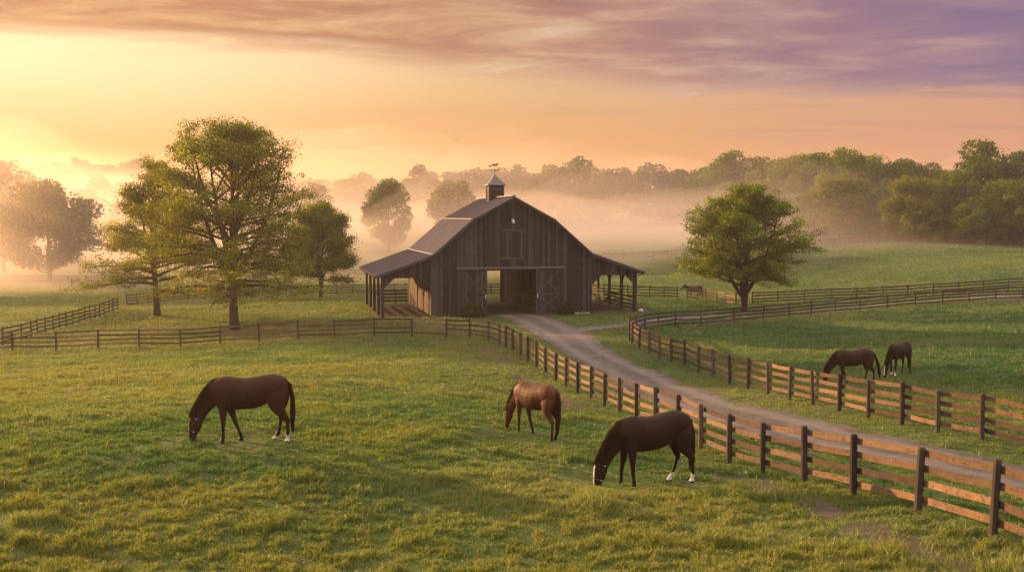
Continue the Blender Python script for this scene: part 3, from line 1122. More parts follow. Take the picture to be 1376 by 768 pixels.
    # posts of the side sheds, with braces
    for sg in (-1, 1):
        for t in (0.10, 3.35, 6.7, 10.05, 13.4):
            mb = MB()
            mb.box(sg * 11.45 - .12, sg * 11.45 + .12, t - .12 + .02, t + .12 + .02, -0.2, 3.42)
            po = mb.build('post', tr_, root)
            mb = MB()
            for dt in (-.75, .75):
                if -0.1 < t + dt < 13.6:
                    mb.bar((sg * 11.45, t + dt * .12, 2.62), (sg * 11.45, t + dt, 3.41), 0.10, 0.13, (sg, 0, 0))
            mb.build('brace', tr_, po)
        # corner jambs on the front
        mb = MB()
        mb.box(sg * 11.47 - .14, sg * 11.47 + .14, -.10, -.06, -.1, 3.55)
        mb.box(sg * 7.22 - .09, sg * 7.22 + .09, -.10, -.06, -.1, 2.6)
        mb.build('corner_board', tr_, root)
    # shed rails
    for sg in (-1, 1):
        mb = MB()
        for z in (.32, .66, 1.0, 1.32):
            mb.bar((sg * 11.30, 0.25 if sg > 0 else 3.4, z + random.uniform(-.03, .03)), (sg * 11.30, 13.3, z + random.uniform(-.03, .03)), 0.03, 0.15)
            mb.bar((sg * 7.45, 13.35, z), (sg * 11.3, 13.35, z + random.uniform(-.03, .03)), 0.03, 0.17)
        mb.box(sg * 8.6 - .06, sg * 8.6 + .06, 13.38, 13.5, 0, 1.45)
        mb.build('pen_rails', tr_, root)
    # pen gate and boards inside the right shed
    mb = MB()
    for z in (.3, .6, .9, 1.2):
        mb.bar((7.5, 5.2, z), (9.6, 9.8, z + .05), .03, .12)
        mb.bar((8.9, 2.2, z * .75), (11.2, 2.9, z * .75 + .1), .03, .12)
    for (x, y) in ((7.5, 5.2), (8.5, 7.5), (9.6, 9.8), (8.9, 2.2), (10, 2.55)):
        mb.box(x - .05, x + .05, y + .03, y + .12, 0, 1.3)
    mb.build('pen_gate', st, root)
    # inside: loft floor, stall fronts along the aisle
    mb = MB(); mb.box(-7.2, 7.2, 0.1, L - .1, 4.42, 4.55); mb.build('loft_floor', st, root)
    mb = MB()
    for k in range(60):
        e0 = 7.4 + k * .22
        if e0 > L - .25: break
        mb.box(2.36, 2.40, e0, e0 + .212, -.05, 4.4)
    mb.build('partition', bb, root)
    mb = MB()
    for z in (.2, .5, .8, 1.1, 1.4):
        mb.bar((2.36, .6, z), (2.36, 7.3, z), .035, .16)
    for k in (.6, 2.3, 4.0, 5.7, 7.3):
        mb.box(2.39, 2.53, k - .07, k + .07, 0, 4.4 if k in (.6, 4.0, 7.3) else 1.55)
    mb.build('stall_front', st, root)
    mb = MB()
    for z in (.2, .5, .8, 1.1, 1.4):
        mb.bar((-2.56, .6, z), (-2.56, 13.0, z), .035, .16)
    for k in (.6, 4.0, 7.3, 10.4, 13.0):
        mb.box(-2.70, -2.58, k - .07, k + .07, 0, 4.4)
    mb.build('stall_front', st, root)
    # door track and the two sliding doors
    mb = MB()
    mb.box(-5.05, 4.65, -.24, -.10, 4.08, 4.24)
    mb.box(-5.05, 4.65, -.32, -.24, 4.20, 4.25)
    mb.build('door_track', MATS['track_metal'], root)
    for (x0, x1, hx) in ((-4.56, -2.36, -2.48), (2.10, 4.32, 2.22)):
        mb = MB()
        k = x0
        while k < x1 - .02:
            e = min(k + random.uniform(.17, .24), x1)
            if x1 - e < .06: e = x1
            mb.box(k + .003, e - .003, -.145 - random.uniform(0, .008), -.105, .06, 4.02)
            k = e
        dr = mb.build('door', bb, root)
        mb = MB()
        yq0, yq1 = -.185, -.155
        w = .13
        mb.box(x0, x0 + w, yq0, yq1, .06, 4.02); mb.box(x1 - w, x1, yq0, yq1, .06, 4.02)
        for z in (.06, 1.78, 3.89):
            mb.box(x0 + w + .002, x1 - w - .002, yq0 + .002, yq1, z, z + .13)
        for (za, zb) in ((.19, 1.78), (1.91, 3.89)):
            mb.bar((x0 + w, yq0 + .021, za), (x1 - w, yq0 + .021, zb), .028, .12, (0, 0, 1), .95)
            mb.bar((x0 + w, yq0 + .012, zb), (x1 - w, yq0 + .012, za), .026, .12, (0, 0, 1), .85)
        mb.build('frame', tr_, dr)
        mb = MB(); mb.box(hx - .03, hx + .03, -.235, -.186, 1.5, 1.85); mb.build('handle', MATS['white_enamel'], dr)
    # loft door with head and sill boards
    mb = MB()
    k = -1.0
    while k < .94:
        e = min(k + .21, .95)
        mb.box(k + .003, e - .003, -.115 - random.uniform(0, .008), -.078, 5.0, 7.35)
        k = e
    ld = mb.build('loft_door', bb, root)
    mb = MB()
    mb.box(-1.15, 1.05, -.17, -.118, 7.38, 7.55); mb.box(-1.08, .98, -.15, -.118, 4.92, 5.08)
    mb.box(-.08, .02, -.14, -.118, 5.1, 7.36)
    mb.box(-1.08, -.98, -.135, -.08, 5.1, 8.55); mb.box(.9, 1.0, -.135, -.08, 5.1, 8.55)
    mb.build('frame', tr_, ld)
    # trim band beside the door head
    mb = MB()
    mb.box(-7.15, -5.2, -.12, -.078, 4.42, 4.54); mb.box(4.8, 7.1, -.12, -.078, 4.40, 4.52)
    mb.build('band_board', tr_, root)
    # small white lamp under the gable
    mb = MB()
    mb.box(-.10, .10, -.12, -.08, 8.12, 8.42)
    mb.tube([(0, -.2, 8.10), (0, -.2, 8.30), (0, -.2, 8.38)], [.13, .11, .04], 10)
    mb.tube([(0, -.1, 8.42), (0, -.2, 8.46), (0, -.2, 8.38)], [.02, .02, .02], 6)
    mb.build('gable_lamp', MATS['white_enamel'], root)
    # cupola with louvres, hipped cap and weathervane
    ct, w, zb, zt = 6.9, .66, 10.05, 11.62
    mb = MB()
    for z in np.arange(zb, zt - .05, .135):
        j = .012 * random.random()
        mb.box(-w - j, w + j, ct - w - j, ct + w + j, z, z + .125)
    cu = mb.build('cupola', bb, root)
    mb = MB()
    for sx in (-1, 1):
        for sy in (-1, 1):
            mb.box(sx * w - .07, sx * w + .07, ct + sy * w - .07, ct + sy * w + .07, zb, zt)
    mb.build('corner_post', MATS['stall_board'], cu)
    mb = MB()
    q = w + .2
    ring0 = [(-q, ct - q, zt), (q, ct - q, zt), (q, ct + q, zt), (-q, ct + q, zt)]
    q2 = .50
    ring1 = [(-q2, ct - q2, zt + .38), (q2, ct - q2, zt + .38), (q2, ct + q2, zt + .38), (-q2, ct + q2, zt + .38)]
    V = ring0 + ring1 + [(0, ct, zt + .98)] + [(a, b, c - .06) for a, b, c in ring0]
    F = [(0, 1, 5, 4), (1, 2, 6, 5), (2, 3, 7, 6), (3, 0, 4, 7), (4, 5, 8), (5, 6, 8), (6, 7, 8), (7, 4, 8),
         (9, 10, 1, 0), (10, 11, 2, 1), (11, 12, 3, 2), (12, 9, 0, 3), (12, 11, 10, 9)]
    mb.raw(V, F)
    mb.build('cupola_roof', MATS['metal_roof'], cu)
    mb = MB()
    zr = zt + .95
    mb.tube([(0, ct, zr), (0, ct, zr + 1.15)], [.022, .014], 6)
    mb.bar((-.36, ct, zr + .42), (.36, ct, zr + .42), .022, .022)
    mb.bar((0, ct - .36, zr + .47), (0, ct + .36, zr + .47), .022, .022)
    for (dx, dy) in ((-.36, 0), (.36, 0), (0, -.36), (0, .36)):
        mb.box(dx - .05, dx + .05, ct + dy - .03, ct + dy + .03, zr + .38, zr + .50)
    mb.bar((-.5, ct, zr + .80), (.38, ct, zr + .80), .022, .03)
    mb.raw([(-.62, ct - .012, zr + .80), (-.40, ct - .012, zr + .68), (-.40, ct - .012, zr + .92), (-.62, ct + .012, zr + .80), (-.40, ct + .012, zr + .68), (-.40, ct + .012, zr + .92)],
           [(0, 1, 2), (5, 4, 3), (0, 3, 4, 1), (1, 4, 5, 2), (2, 5, 3, 0)])
    pl = [(-.30, .84), (-.22, 1.02), (-.05, .98), (.12, 1.0), (.30, 1.12), (.34, .98), (.18, .86)]
    n = len(pl)
    mb.raw([(a, ct - .012, zr + b) for a, b in pl] + [(a, ct + .012, zr + b) for a, b in pl],
           [tuple(range(n - 1, -1, -1)), tuple(range(n, 2 * n))] + [(i, (i + 1) % n, n + (i + 1) % n, n + i) for i in range(n)])
    mb.build('weathervane', MATS['iron'], cu)
    return root


build_barn()


# ------------------------------------------------------------------ trees
class Foliage:
    """many small leaf faces"""
    def __init__(self):
        self.p, self.s, self.c = [], [], []

    def add(self, pts, size, col):
        self.p.append(pts); self.s.append(size); self.c.append(col)

    def build(self, name, mat, parent, r, up_bias=0.25):
        P = np.concatenate(self.p); S = np.concatenate(self.s); C = np.concatenate(self.c)
        n = len(P)
        nv = r.normal(size=(n, 3)); nv[:, 2] = np.abs(nv[:, 2]) + up_bias
        nv /= np.linalg.norm(nv, axis=1)[:, None]
        t = np.cross(nv, r.normal(size=(n, 3))); t /= np.linalg.norm(t, axis=1)[:, None] + 1e-9
        b = np.cross(nv, t)
        w = S[:, None] * (0.32 + 0.14 * r.random((n, 1)))
        l = S[:, None] * 0.62
        fold = nv * w * 0.35
        V = np.stack([P - t * l, P + b * w + fold, P + t * l, P - b * w + fold], 1).reshape(-1, 3)
        k = np.arange(n) * 4
        F = np.stack([np.stack([k, k + 1, k + 2], 1), np.stack([k, k + 2, k + 3], 1)], 1).reshape(-1, 3)
        return mesh_from_arrays(name, V, F, mat, parent, color=np.repeat(C, 4, 0))


def leaf_colours(r, n, base, spread=0.35, yellow=0.0):
    base = np.array(base)
    v = np.exp(r.normal(0, spread, (n, 1)))
    c = base * v
    y = (r.random((n, 1)) < yellow)
    return np.clip(np.where(y, c * np.array([1.5, 1.2, 0.8]), c), 0.004, 0.5)


def bez(p0, p1, p2, n):
    t = np.linspace(0, 1, n)[:, None]
    return p0 * (1 - t) ** 2 + 2 * p1 * t * (1 - t) + p2 * t * t


def branched_tree(name, label, loc, H, env, first, limb_n, elev, leaf, leaves, base_col, trunk_r, seed, leaders=(), rot=0, droop=0.0, group=None, yellow=0.05, cat='tree', trunks=((0, 0),), spray=0.42):
    """trunk, leaders, limbs reaching an envelope radius env(h), twigs and leaves"""
    r = np.random.default_rng(seed)
    root = empty(name, (loc[0], loc[1], hz(*loc) - 0.05), rot)
    tag(root, label, cat, group)
    tm = MB()
    fol = Foliage()
    stems = []
    for (tx, ty) in trunks:
        nseg = 14
        zz = np.linspace(-0.2, H * 0.93, nseg)
        f = np.clip(zz / (H * .93), 0, 1)
        px = tx * f ** 0.9 * H + np.cumsum(r.normal(0, 0.035 * H / 14, nseg)) ; py = ty * f ** .9 * H + np.cumsum(r.normal(0, 0.035 * H / 14, nseg))
        px -= px[0]; py -= py[0]
        rad = trunk_r * (1 - f) ** 0.85 + 0.02
        rad[0] *= 1.35; rad[1] *= 1.08
        pts = np.stack([px, py, zz], 1)
        stems.append((pts, rad))
    for (h0, az, tilt, top) in leaders:
        base = np.array([np.interp(h0 * H, stems[0][0][:, 2], stems[0][0][:, k]) for k in range(3)])
        r0 = np.interp(h0 * H, stems[0][0][:, 2], stems[0][1]) * 0.75
        ln = (top - h0) * H
        d = np.array([math.cos(az), math.sin(az), 0])
        p2 = base + d * ln * math.sin(tilt) + np.array([0, 0, ln])
        p1 = base + d * ln * math.sin(tilt) * 0.75 + np.array([0, 0, ln * 0.42])
        pts = bez(base, p1, p2, 10) + r.normal(0, 0.012 * H / 10, (10, 3)) * np.linspace(0, 1, 10)[:, None]
        stems.append((pts, r0 * (1 - np.linspace(0, 1, 10)) ** .8 + 0.02))
    for pts, rad in stems:
        tm.tube(pts, rad, 7)
    tips = []
    clump_p, clump_r = [], []
    ga = 2.399963
    for i in range(limb_n):
        u = (i + 0.5 * r.random()) / limb_n
        st = stems[0] if (len(stems) == 1 or r.random() < 0.4) else stems[r.integers(len(stems))]
        h = (first + (0.95 - first) * u ** 0.9) * H
        h = max(h, st[0][0, 2] + 0.1 * H)
        if h > st[0][-1, 2]: h = st[0][-1, 2] * (0.85 + .15 * r.random())
        base = np.array([np.interp(h, st[0][:, 2], st[0][:, k]) for k in range(3)])
        az = i * ga + r.normal(0, .3)
        el = elev(u) + r.normal(0, .12)
        # find the length that reaches the envelope
        dirv = np.array([math.cos(az) * math.cos(el), math.sin(az) * math.cos(el), math.sin(el)])
        Ls = np.linspace(0.05, 1.0, 40) * H * 0.62
        pp = base + dirv * Ls[:, None]
        rr_ = np.hypot(pp[:, 0], pp[:, 1])
        ev = np.array([env(min(max(z / H, 0), 1)) * H for z in pp[:, 2]])
        ev = ev * (1 + .05 * math.sin(2 * az + seed) + .09 * np.sin(3 * az + pp[:, 2] / H * 11 + seed))
        ok = np.nonzero((rr_ > ev) | (pp[:, 2] > H))[0]
        ln = Ls[ok[0]] if len(ok) else Ls[-1]
        ln *= 0.84 + 0.20 * r.random()
        ln = max(ln, 0.05 * H)
        end = base + dirv * ln + np.array([0, 0, -droop * ln])
        mid = base + dirv * ln * .55 + np.array([0, 0, 0.06 * ln])
        pts = bez(base, mid, end, 8) + r.normal(0, 0.012 * ln, (8, 3)) * np.linspace(0, 1, 8)[:, None]
        r0 = min(np.interp(h, st[0][:, 2], st[1]) * 0.55, 0.022 * ln + 0.02)
        tm.tube(pts, r0 * (1 - np.linspace(0, 1, 8)) ** 0.8 + 0.012, 5)
        # twigs
        nt = max(4, int(ln / H * 34))
        for k in range(nt):
            f = 0.22 + 0.78 * (k + r.random()) / nt
            q = np.array([np.interp(f, np.linspace(0, 1, 8), pts[:, j]) for j in range(3)])
            a2 = az + (1 if k % 2 else -1) * (0.5 + .6 * r.random()); e2 = el * .6 + r.normal(0.1, .3)
            tl_ = ln * (0.16 + .20 * r.random()) * (1.15 - 0.5 * f) + .03 * H
            d2 = np.array([math.cos(a2) * math.cos(e2), math.sin(a2) * math.cos(e2), math.sin(e2) - droop * .5])
            q2 = q + d2 * tl_
            if k % 2 == 0:
                tm.tube([q, (q + q2) / 2 + r.normal(0, .02 * tl_, 3), q2], [max(r0 * (1 - f) * .5, .014), .012, .008], 4)
            for g in (0.45, 0.8, 1.05):
                clump_p.append(q + d2 * tl_ * g); clump_r.append(spray * (0.7 + .6 * r.random()) * H / 16)
        clump_p.append(end); clump_r.append(spray * H / 16)
    clump_p = np.array(clump_p); clump_r = np.array(clump_r)
    kp = clump_p[:, 2] > 0.17 * H
    clump_p, clump_r = clump_p[kp], clump_r[kp]
    per = np.maximum(1, r.poisson(leaves / len(clump_p), len(clump_p)))
    idx = np.repeat(np.arange(len(clump_p)), per)
    n = len(idx)
    off = r.normal(size=(n, 3)) * clump_r[idx][:, None] * np.array([1, 1, 0.62])
    P = clump_p[idx] + off * 0.9
    tone = (np.exp(r.normal(0, 0.16, len(clump_p))) * np.repeat(np.exp(r.normal(0, .32, len(clump_p) // 9 + 1)), 9)[:len(clump_p)])[idx][:, None]
    C = leaf_colours(r, n, base_col, 0.25, yellow) * tone
    fol.add(P, leaf * (0.7 + 0.6 * r.random(n)), C)
    tr = tm.build('trunk', MATS['bark'], root, smooth=True)
    fol.build('crown', MATS['leaves'], root, r)
    return root


def clump_crown_mesh(seed, H, W, base, leaves, leaf, base_col, lumps_n=46, yellow=0.03, conical=0.0, skirt=0.12):
    """round wood tree: leaf clumps spread over and through an uneven crown; returns (crown mesh object, trunk mesh object)"""
    r = np.random.default_rng(seed)
    fol = Foliage()
    zc, hz_ = H * (1 + skirt) / 2, H * (1 - skirt) / 2
    cl = []
    for i in range(lumps_n):
        d = r.normal(size=3); d /= np.linalg.norm(d)
        rad = 0.62 + 0.36 * r.random()
        p = np.array([d[0] * W / 2 * rad, d[1] * W / 2 * rad, zc + d[2] * hz_ * rad])
        f = (p[2] - H * skirt) / (H * (1 - skirt))
        k = 1 - conical * max(0, f - .25)
        p[0] *= k; p[1] *= k
        cl.append((p, H * (0.085 + .065 * r.random())))
    tot = sum(c[1] ** 2 for c in cl)
    for p, rad in cl:
        n = max(6, int(leaves * rad * rad / tot))
        d = r.normal(size=(n, 3)); d /= np.linalg.norm(d, axis=1)[:, None]
        q = p + d * (rad * (0.45 + .6 * r.random((n, 1)) ** .6)) * np.array([1, 1, .8]) + r.normal(0, .05 * rad, (n, 3))
        tone = math.exp(r.normal(0, .22))
        fol.add(q, leaf * (0.65 + .7 * r.random(n)), leaf_colours(r, n, base_col, .25, yellow) * tone)
    # small outlying sprigs for a broken outline
    n = leaves // 12
    d = r.normal(size=(n, 3)); d /= np.linalg.norm(d, axis=1)[:, None]
    q = np.array([0, 0, zc]) + np.stack([d[:, 0] * W / 2, d[:, 1] * W / 2, d[:, 2] * hz_], 1) * (0.72 + .26 * r.random((n, 1)))
    q[:, 2] = np.clip(q[:, 2], H * skirt * .7, None)
    f = np.clip((q[:, 2] - H * skirt) / (H * (1 - skirt)) - .25, 0, 1)
    q[:, 0] *= 1 - conical * f; q[:, 1] *= 1 - conical * f
    fol.add(q, leaf * (.6 + .5 * r.random(n)), leaf_colours(r, n, base_col, .3, yellow))
    tm = MB()
    tm.tube([(0, 0, -.4), (.1, 0, H * .2), (0, .1, H * .5), (.1, .1, H * .82)], [H * .022, H * .017, H * .012, .04], 6)
    for k in range(7):
        a = k * 2.4; h = H * (.22 + .08 * k)
        tm.tube([(.05, .05, h), (math.cos(a) * W * .2, math.sin(a) * W * .2, h + H * .1), (math.cos(a) * W * .36, math.sin(a) * W * .36, h + H * .16)], [H * .009, H * .006, .03], 5)
    return fol, tm, r


def clump_tree(name, label, loc, seed, H, W, leaves, leaf, base_col, group=None, **kw):
    fol, tm, r = clump_crown_mesh(seed, H, W, 0, leaves, leaf, base_col, **kw)
    root = empty(name, (loc[0], loc[1], hz(*loc) - 0.1), random.random() * 6)
    tag(root, label, 'tree', group)
    tm.build('trunk', MATS['bark'], root, smooth=True)
    fol.build('crown', MATS['leaves'], root, r)
    return root


lerp_env = lambda pts: (lambda t: float(np.interp(t, [p[0] for p in pts], [p[1] for p in pts])))
OAK = (0.085, 0.108, 0.018)
# the two oaks and their neighbour left of the barn
branched_tree('oak_tree', 'tallest tree, a broad oak with low spreading limbs behind the front fence', at_depth(314, 79), 16.6,
              lerp_env([(0, .30), (.10, .42), (.22, .49), (.33, .44), (.45, .36), (.6, .34), (.76, .35), (.86, .29), (.93, .20), (1, .04)]), 0.16, 100, lambda u: -0.10 + 1.2 * u, 0.13, 92000, OAK, 0.36, 5,
              leaders=((.22, 2.9, .34, .88), (.26, .2, .42, .86), (.30, 1.6, .25, .93), (.28, 4.4, .3, .9), (.42, 3.6, .36, .97), (.45, .6, .3, .98)), droop=0.08, yellow=.06, spray=.34)
branched_tree('oak_tree', 'medium oak with feathery level branches, left of the tallest oak', at_depth(209, 92), 14.6,
              lerp_env([(0, .34), (.15, .42), (.28, .42), (.45, .34), (.65, .24), (.85, .14), (1, .03)]), 0.16, 84, lambda u: 0.02 + .8 * u, 0.13, 62000, (0.095, 0.112, 0.018), 0.30, 8,
              leaders=((.3, 2.6, .25, .8), (.35, .4, .25, .85)), droop=0.05, yellow=.06, spray=.34)
branched_tree('leafy_tree', 'dense round-headed tree with twin trunks right behind the tallest oak', at_depth(430, 112), 10.8,
              lerp_env([(0, .20), (.15, .30), (.35, .34), (.6, .31), (.8, .23), (1, .06)]), 0.20, 64, lambda u: .1 + .9 * u, 0.17, 56000, (0.070, 0.092, 0.018), 0.22, 12,
              leaders=((.2, 2.5, .3, .85), (.2, .4, .35, .85)), trunks=((-.03, 0), (.05, 0.02)), spray=.6)
# round tree beyond the lane on the right
branched_tree('maple_tree', 'round-crowned tree with forked trunks standing alone beside the lane', at_depth(1001, 97), 12.1,
              lerp_env([(0, .05), (.14, .10), (.22, .38), (.38, .45), (.55, .45), (.72, .39), (.86, .28), (1, .10)]), 0.20, 90, lambda u: .22 + .9 * u, 0.14, 72000, (0.072, 0.106, 0.018), 0.26, 21,
              leaders=((.10, 3.0, .42, .9), (.12, .1, .40, .86), (.13, 1.7, .3, .95), (.15, 4.6, .35, .93), (.2, 2.4, .25, .97)), trunks=((0, 0), (-.08, 0.02), (.06, -.02)), yellow=.06, spray=.42)
# hazy single trees in the misty fields
clump_tree('hazy_tree', 'broad tree fading into orange mist at the left edge', at_depth(66, 174), 31, 17.5, 18.0, 17000, .45, (0.05, .06, .02), lumps_n=60, skirt=.10)
clump_tree('hazy_tree', 'taller hazy tree half hidden behind the broad tree at the left edge', at_depth(4, 190), 32, 22.0, 17, 13000, .55, (0.05, .06, .02), lumps_n=56)
clump_tree('hazy_tree', 'single egg-shaped tree in the mist between the oaks and the barn roof', at_depth(522, 232), 33, 16.5, 12.5, 13000, .45, (0.05, .07, .022), conical=.45, skirt=.1, lumps_n=60)
clump_tree('hazy_tree', 'pale tree showing above the left slope of the barn roof', at_depth(610, 250), 34, 16.5, 13, 9000, .55, (0.05, .065, .022))
clump_tree('hazy_tree', 'small rosy tree in thick mist just right of the tallest oak', at_depth(422, 290), 35, 14.0, 12, 4000, .5, (0.05, .06, .022))
clump_tree('hazy_tree', 'faint tree in the mist between the left-edge tree and the medium oak', at_depth(142, 265), 36, 17, 14, 4500, .55, (0.05, .06, .022))
# the woods: each tree a thing; crowns drawn from a few kinds
WG = 'trees of the woods along the hills'
KINDS = []
for k in range(7):
    col = [(0.040, .070, .018), (0.070, .100, .020), (0.026, .052, .018), (0.085, .105, .018), (0.050, .085, .020), (0.020, .044, .018), (0.100, .118, .020)][k]
    fol, tm, r_ = clump_crown_mesh(50 + k, 20, [17, 15, 18, 14, 16, 19, 13][k], 0, 15000, .50, col, lumps_n=[52, 46, 60, 44, 50, 62, 40][k], conical=[0, .25, .1, .4, .15, 0, .5][k], skirt=.05)
    c = fol.build('crown', MATS['leaves'], None, r_); t = tm.build('trunk', MATS['bark'], None, smooth=True)
    KINDS.append((c, t))
FAR_KINDS = []
for k in range(4):
    fol, tm, r_ = clump_crown_mesh(70 + k, 20, [18, 15, 20, 17][k], 0, 6500, .80, [(0.040, .058, .020), (0.05, .068, .022), (0.034, .052, .02), (.055, .07, .022)][k], lumps_n=[40, 34, 44, 36][k], conical=[0, .2, 0, .3][k], skirt=.05)
    c = fol.build('crown', MATS['leaves'], None, r_); t = tm.build('trunk', MATS['bark'], None, smooth=True)
    FAR_KINDS.append((c, t))


def wood_tree(kind, loc, H, W, label, name='wood_tree'):
    c, t = kind
    root = empty(name, (loc[0], loc[1], hz(*loc) - 0.3), random.random() * 6.28)
    root.scale = (W / 17, W / 17, H / 20)
    tag(root, label, 'tree', WG)
    for o in (t, c):
        q = o.copy(); COL.objects.link(q); q.parent = root
    return root


def top_height(px, py_top, D, loc):
    r = ray(px, py_top)
    return CAM_Z + r[2] / r[1] * D - hz(*loc)


# nearer woods on the right: outline points (px, top y, distance, width)
NEAR = [(1408, 205, 196, 15), (1372, 200, 205, 16), (1355, 236, 190, 12), (1322, 186, 206, 17), (1290, 222, 200, 12), (1310, 262, 192, 10), (1262, 236, 212, 13), (1222, 233, 205, 13),
        (1246, 266, 200, 9), (1196, 215, 236, 15), (1180, 248, 218, 12), (1150, 205, 240, 16), (1128, 194, 252, 15), (1128, 232, 222, 17), (1096, 250, 232, 13), (1096, 203, 262, 17), (1064, 202, 275, 17),
        (1062, 245, 252, 14), (1036, 208, 288, 18), (1020, 240, 272, 15), (1005, 206, 300, 17), (975, 202, 305, 19), (982, 240, 288, 16), (948, 222, 310, 17), (1175, 203, 262, 16), (1212, 211, 262, 16), (1240, 214, 262, 16),
        (1340, 250, 200, 13), (1392, 240, 186, 13), (1160, 290, 214, 8), (1208, 292, 206, 8), (1272, 288, 198, 8), (1330, 292, 190, 8), (1105, 285, 228, 9)]
SPECIAL = {3: 'towering tree rising above the woods near the right edge', 7: 'sunlit yellow-green tree bulging from the woods beside the towering one',
           13: 'broad pale green tree at the front of the misty woods, above the round-crowned tree', 12: 'open-topped tree standing above the crest of the right-hand woods'}
for i, (px, py, D, W) in enumerate(NEAR):
    loc = at_depth(px, D)
    H = max(5, top_height(px, py, D, loc))
    wood_tree(KINDS[3] if i in (7, 13) else KINDS[(i * 3 + 1) % 6], loc, H, W, SPECIAL.get(i, 'dark green tree crowded in the right-hand woods above the far hill fence'))
FAR = [(925, 226, 330, 18), (900, 222, 335, 18), (872, 219, 335, 20), (848, 226, 340, 17), (822, 231, 360, 16), (800, 222, 335, 18), (778, 212, 335, 20), (752, 222, 340, 17), (730, 229, 345, 16), (712, 231, 350, 15),
       (690, 222, 350, 16), (668, 228, 355, 17), (645, 225, 350, 20), (618, 226, 352, 20), (596, 232, 355, 16), (566, 222, 350, 13), (545, 238, 365, 18), (520, 241, 370, 18), (488, 232, 365, 18), (462, 240, 375, 18), (440, 240, 375, 18), (420, 246, 370, 18),
       (395, 240, 380, 18), (370, 240, 380, 18), (345, 240, 385, 18), (320, 236, 390, 18), (295, 232, 390, 18), (270, 230, 390, 18), (245, 226, 390, 18), (222, 220, 395, 18), (200, 216, 395, 20), (178, 214, 395, 20), (155, 219, 395, 18), (132, 222, 395, 18),
       (110, 212, 395, 13), (88, 218, 395, 18), (64, 219, 395, 18), (40, 223, 395, 18), (14, 215, 390, 20), (-12, 214, 390, 20), (-40, 216, 390, 20), (1270, 222, 300, 18), (1230, 226, 300, 18), (1195, 220, 300, 18)]
SPECF = {6: 'tall domed tree breaking the hazy skyline above the barn roof on its right', 15: 'thin-topped tree standing out of the misty skyline left of the cupola', 34: 'small round treetop poking above the orange skyline at the far left'}
for i, (px, py, D, W) in enumerate(FAR):
    loc = at_depth(px, D)
    H = max(6, top_height(px, py, D, loc))
    wood_tree(FAR_KINDS[i % 4], loc, H, W * random.uniform(.95, 1.15), SPECF.get(i, 'hazy tree in the long misty treeline along the skyline'))
for c, t in KINDS + FAR_KINDS:
    bpy.data.objects.remove(c); bpy.data.objects.remove(t)


# ------------------------------------------------------------------ shrubs and stones by the barn
def shrub(loc, H, W, label, seed):
    r = np.random.default_rng(seed)
    root = empty('shrub', (loc[0], loc[1], hz(*loc)))
    tag(root, label, 'shrub')
    n = 2600
    d = r.normal(size=(n, 3)); d /= np.linalg.norm(d, axis=1)[:, None]
    d[:, 2] = np.abs(d[:, 2])
    k = 0.55 + .5 * r.random((n, 1)) ** .7
    q = d * k * np.array([W / 2, W / 2, H]) * (1 + .22 * np.sin(d[:, :1] * 5 + seed) * np.cos(d[:, 1:2] * 6))
    q[:, 2] += .05
    fol = Foliage()
    fol.add(q, .13 * (.7 + .6 * r.random(n)), leaf_colours(r, n, (.030, .052, .016), .3))
    fol.build('foliage', MATS['leaves'], root, r)
    tm = MB()
    for j in range(7):
        a = j * .9
        tm.tube([(0, 0, -.05), (math.cos(a) * W * .15, math.sin(a) * W * .15, H * .4), (math.cos(a) * W * .3, math.sin(a) * W * .3, H * .75)], [.03, .02, .01], 5)
    tm.build('stems', MATS['bark'], root)


shrub(barn_world(-3.9, -0.95), 1.05, 2.1, 'low rounded shrub in front of the left barn door', 3)
shrub(barn_world(4.55, -0.9), 1.0, 1.5, 'small bright shrub against the barn wall right of the open doors', 4)


def stone(loc, s, label, seed, group=None):
    r = np.random.default_rng(seed)
    nu, nv = 10, 7
    V, F = [], []
    for j in range(nv):
        th = PI * j / (nv - 1)
        for i in range(nu):
            ph = 2 * PI * i / nu
            d = np.array([math.sin(th) * math.cos(ph), math.sin(th) * math.sin(ph), math.cos(th)])
            k = 1 + .22 * math.sin(3 * d[0] + seed) + .15 * math.cos(4 * d[1] + 2 * seed)
            V.append(d * k * np.array([s, s * .8, s * .62]))
    for j in range(nv - 1):
        for i in range(nu):
            F.append((j * nu + i, (j + 1) * nu + i, (j + 1) * nu + (i + 1) % nu, j * nu + (i + 1) % nu))
    o = mesh_from_arrays('stone', V, F, MATS['stone'], smooth=True)
    o.location = (loc[0], loc[1], hz(*loc) + s * .3)
    tag(o, label, 'stone', group)


stone(barn_world(11.9, -.35), .30, 'single pale stone at the foot of the right corner post of the barn', 1)
for k in range(9):
    stone(barn_world(5.25 + .21 * k, -.33 - .04 * (k % 3)), .10 + .02 * (k % 2), 'small pale stone in the row along the foot of the barn wall', 10 + k, 'pale stones along the barn wall')


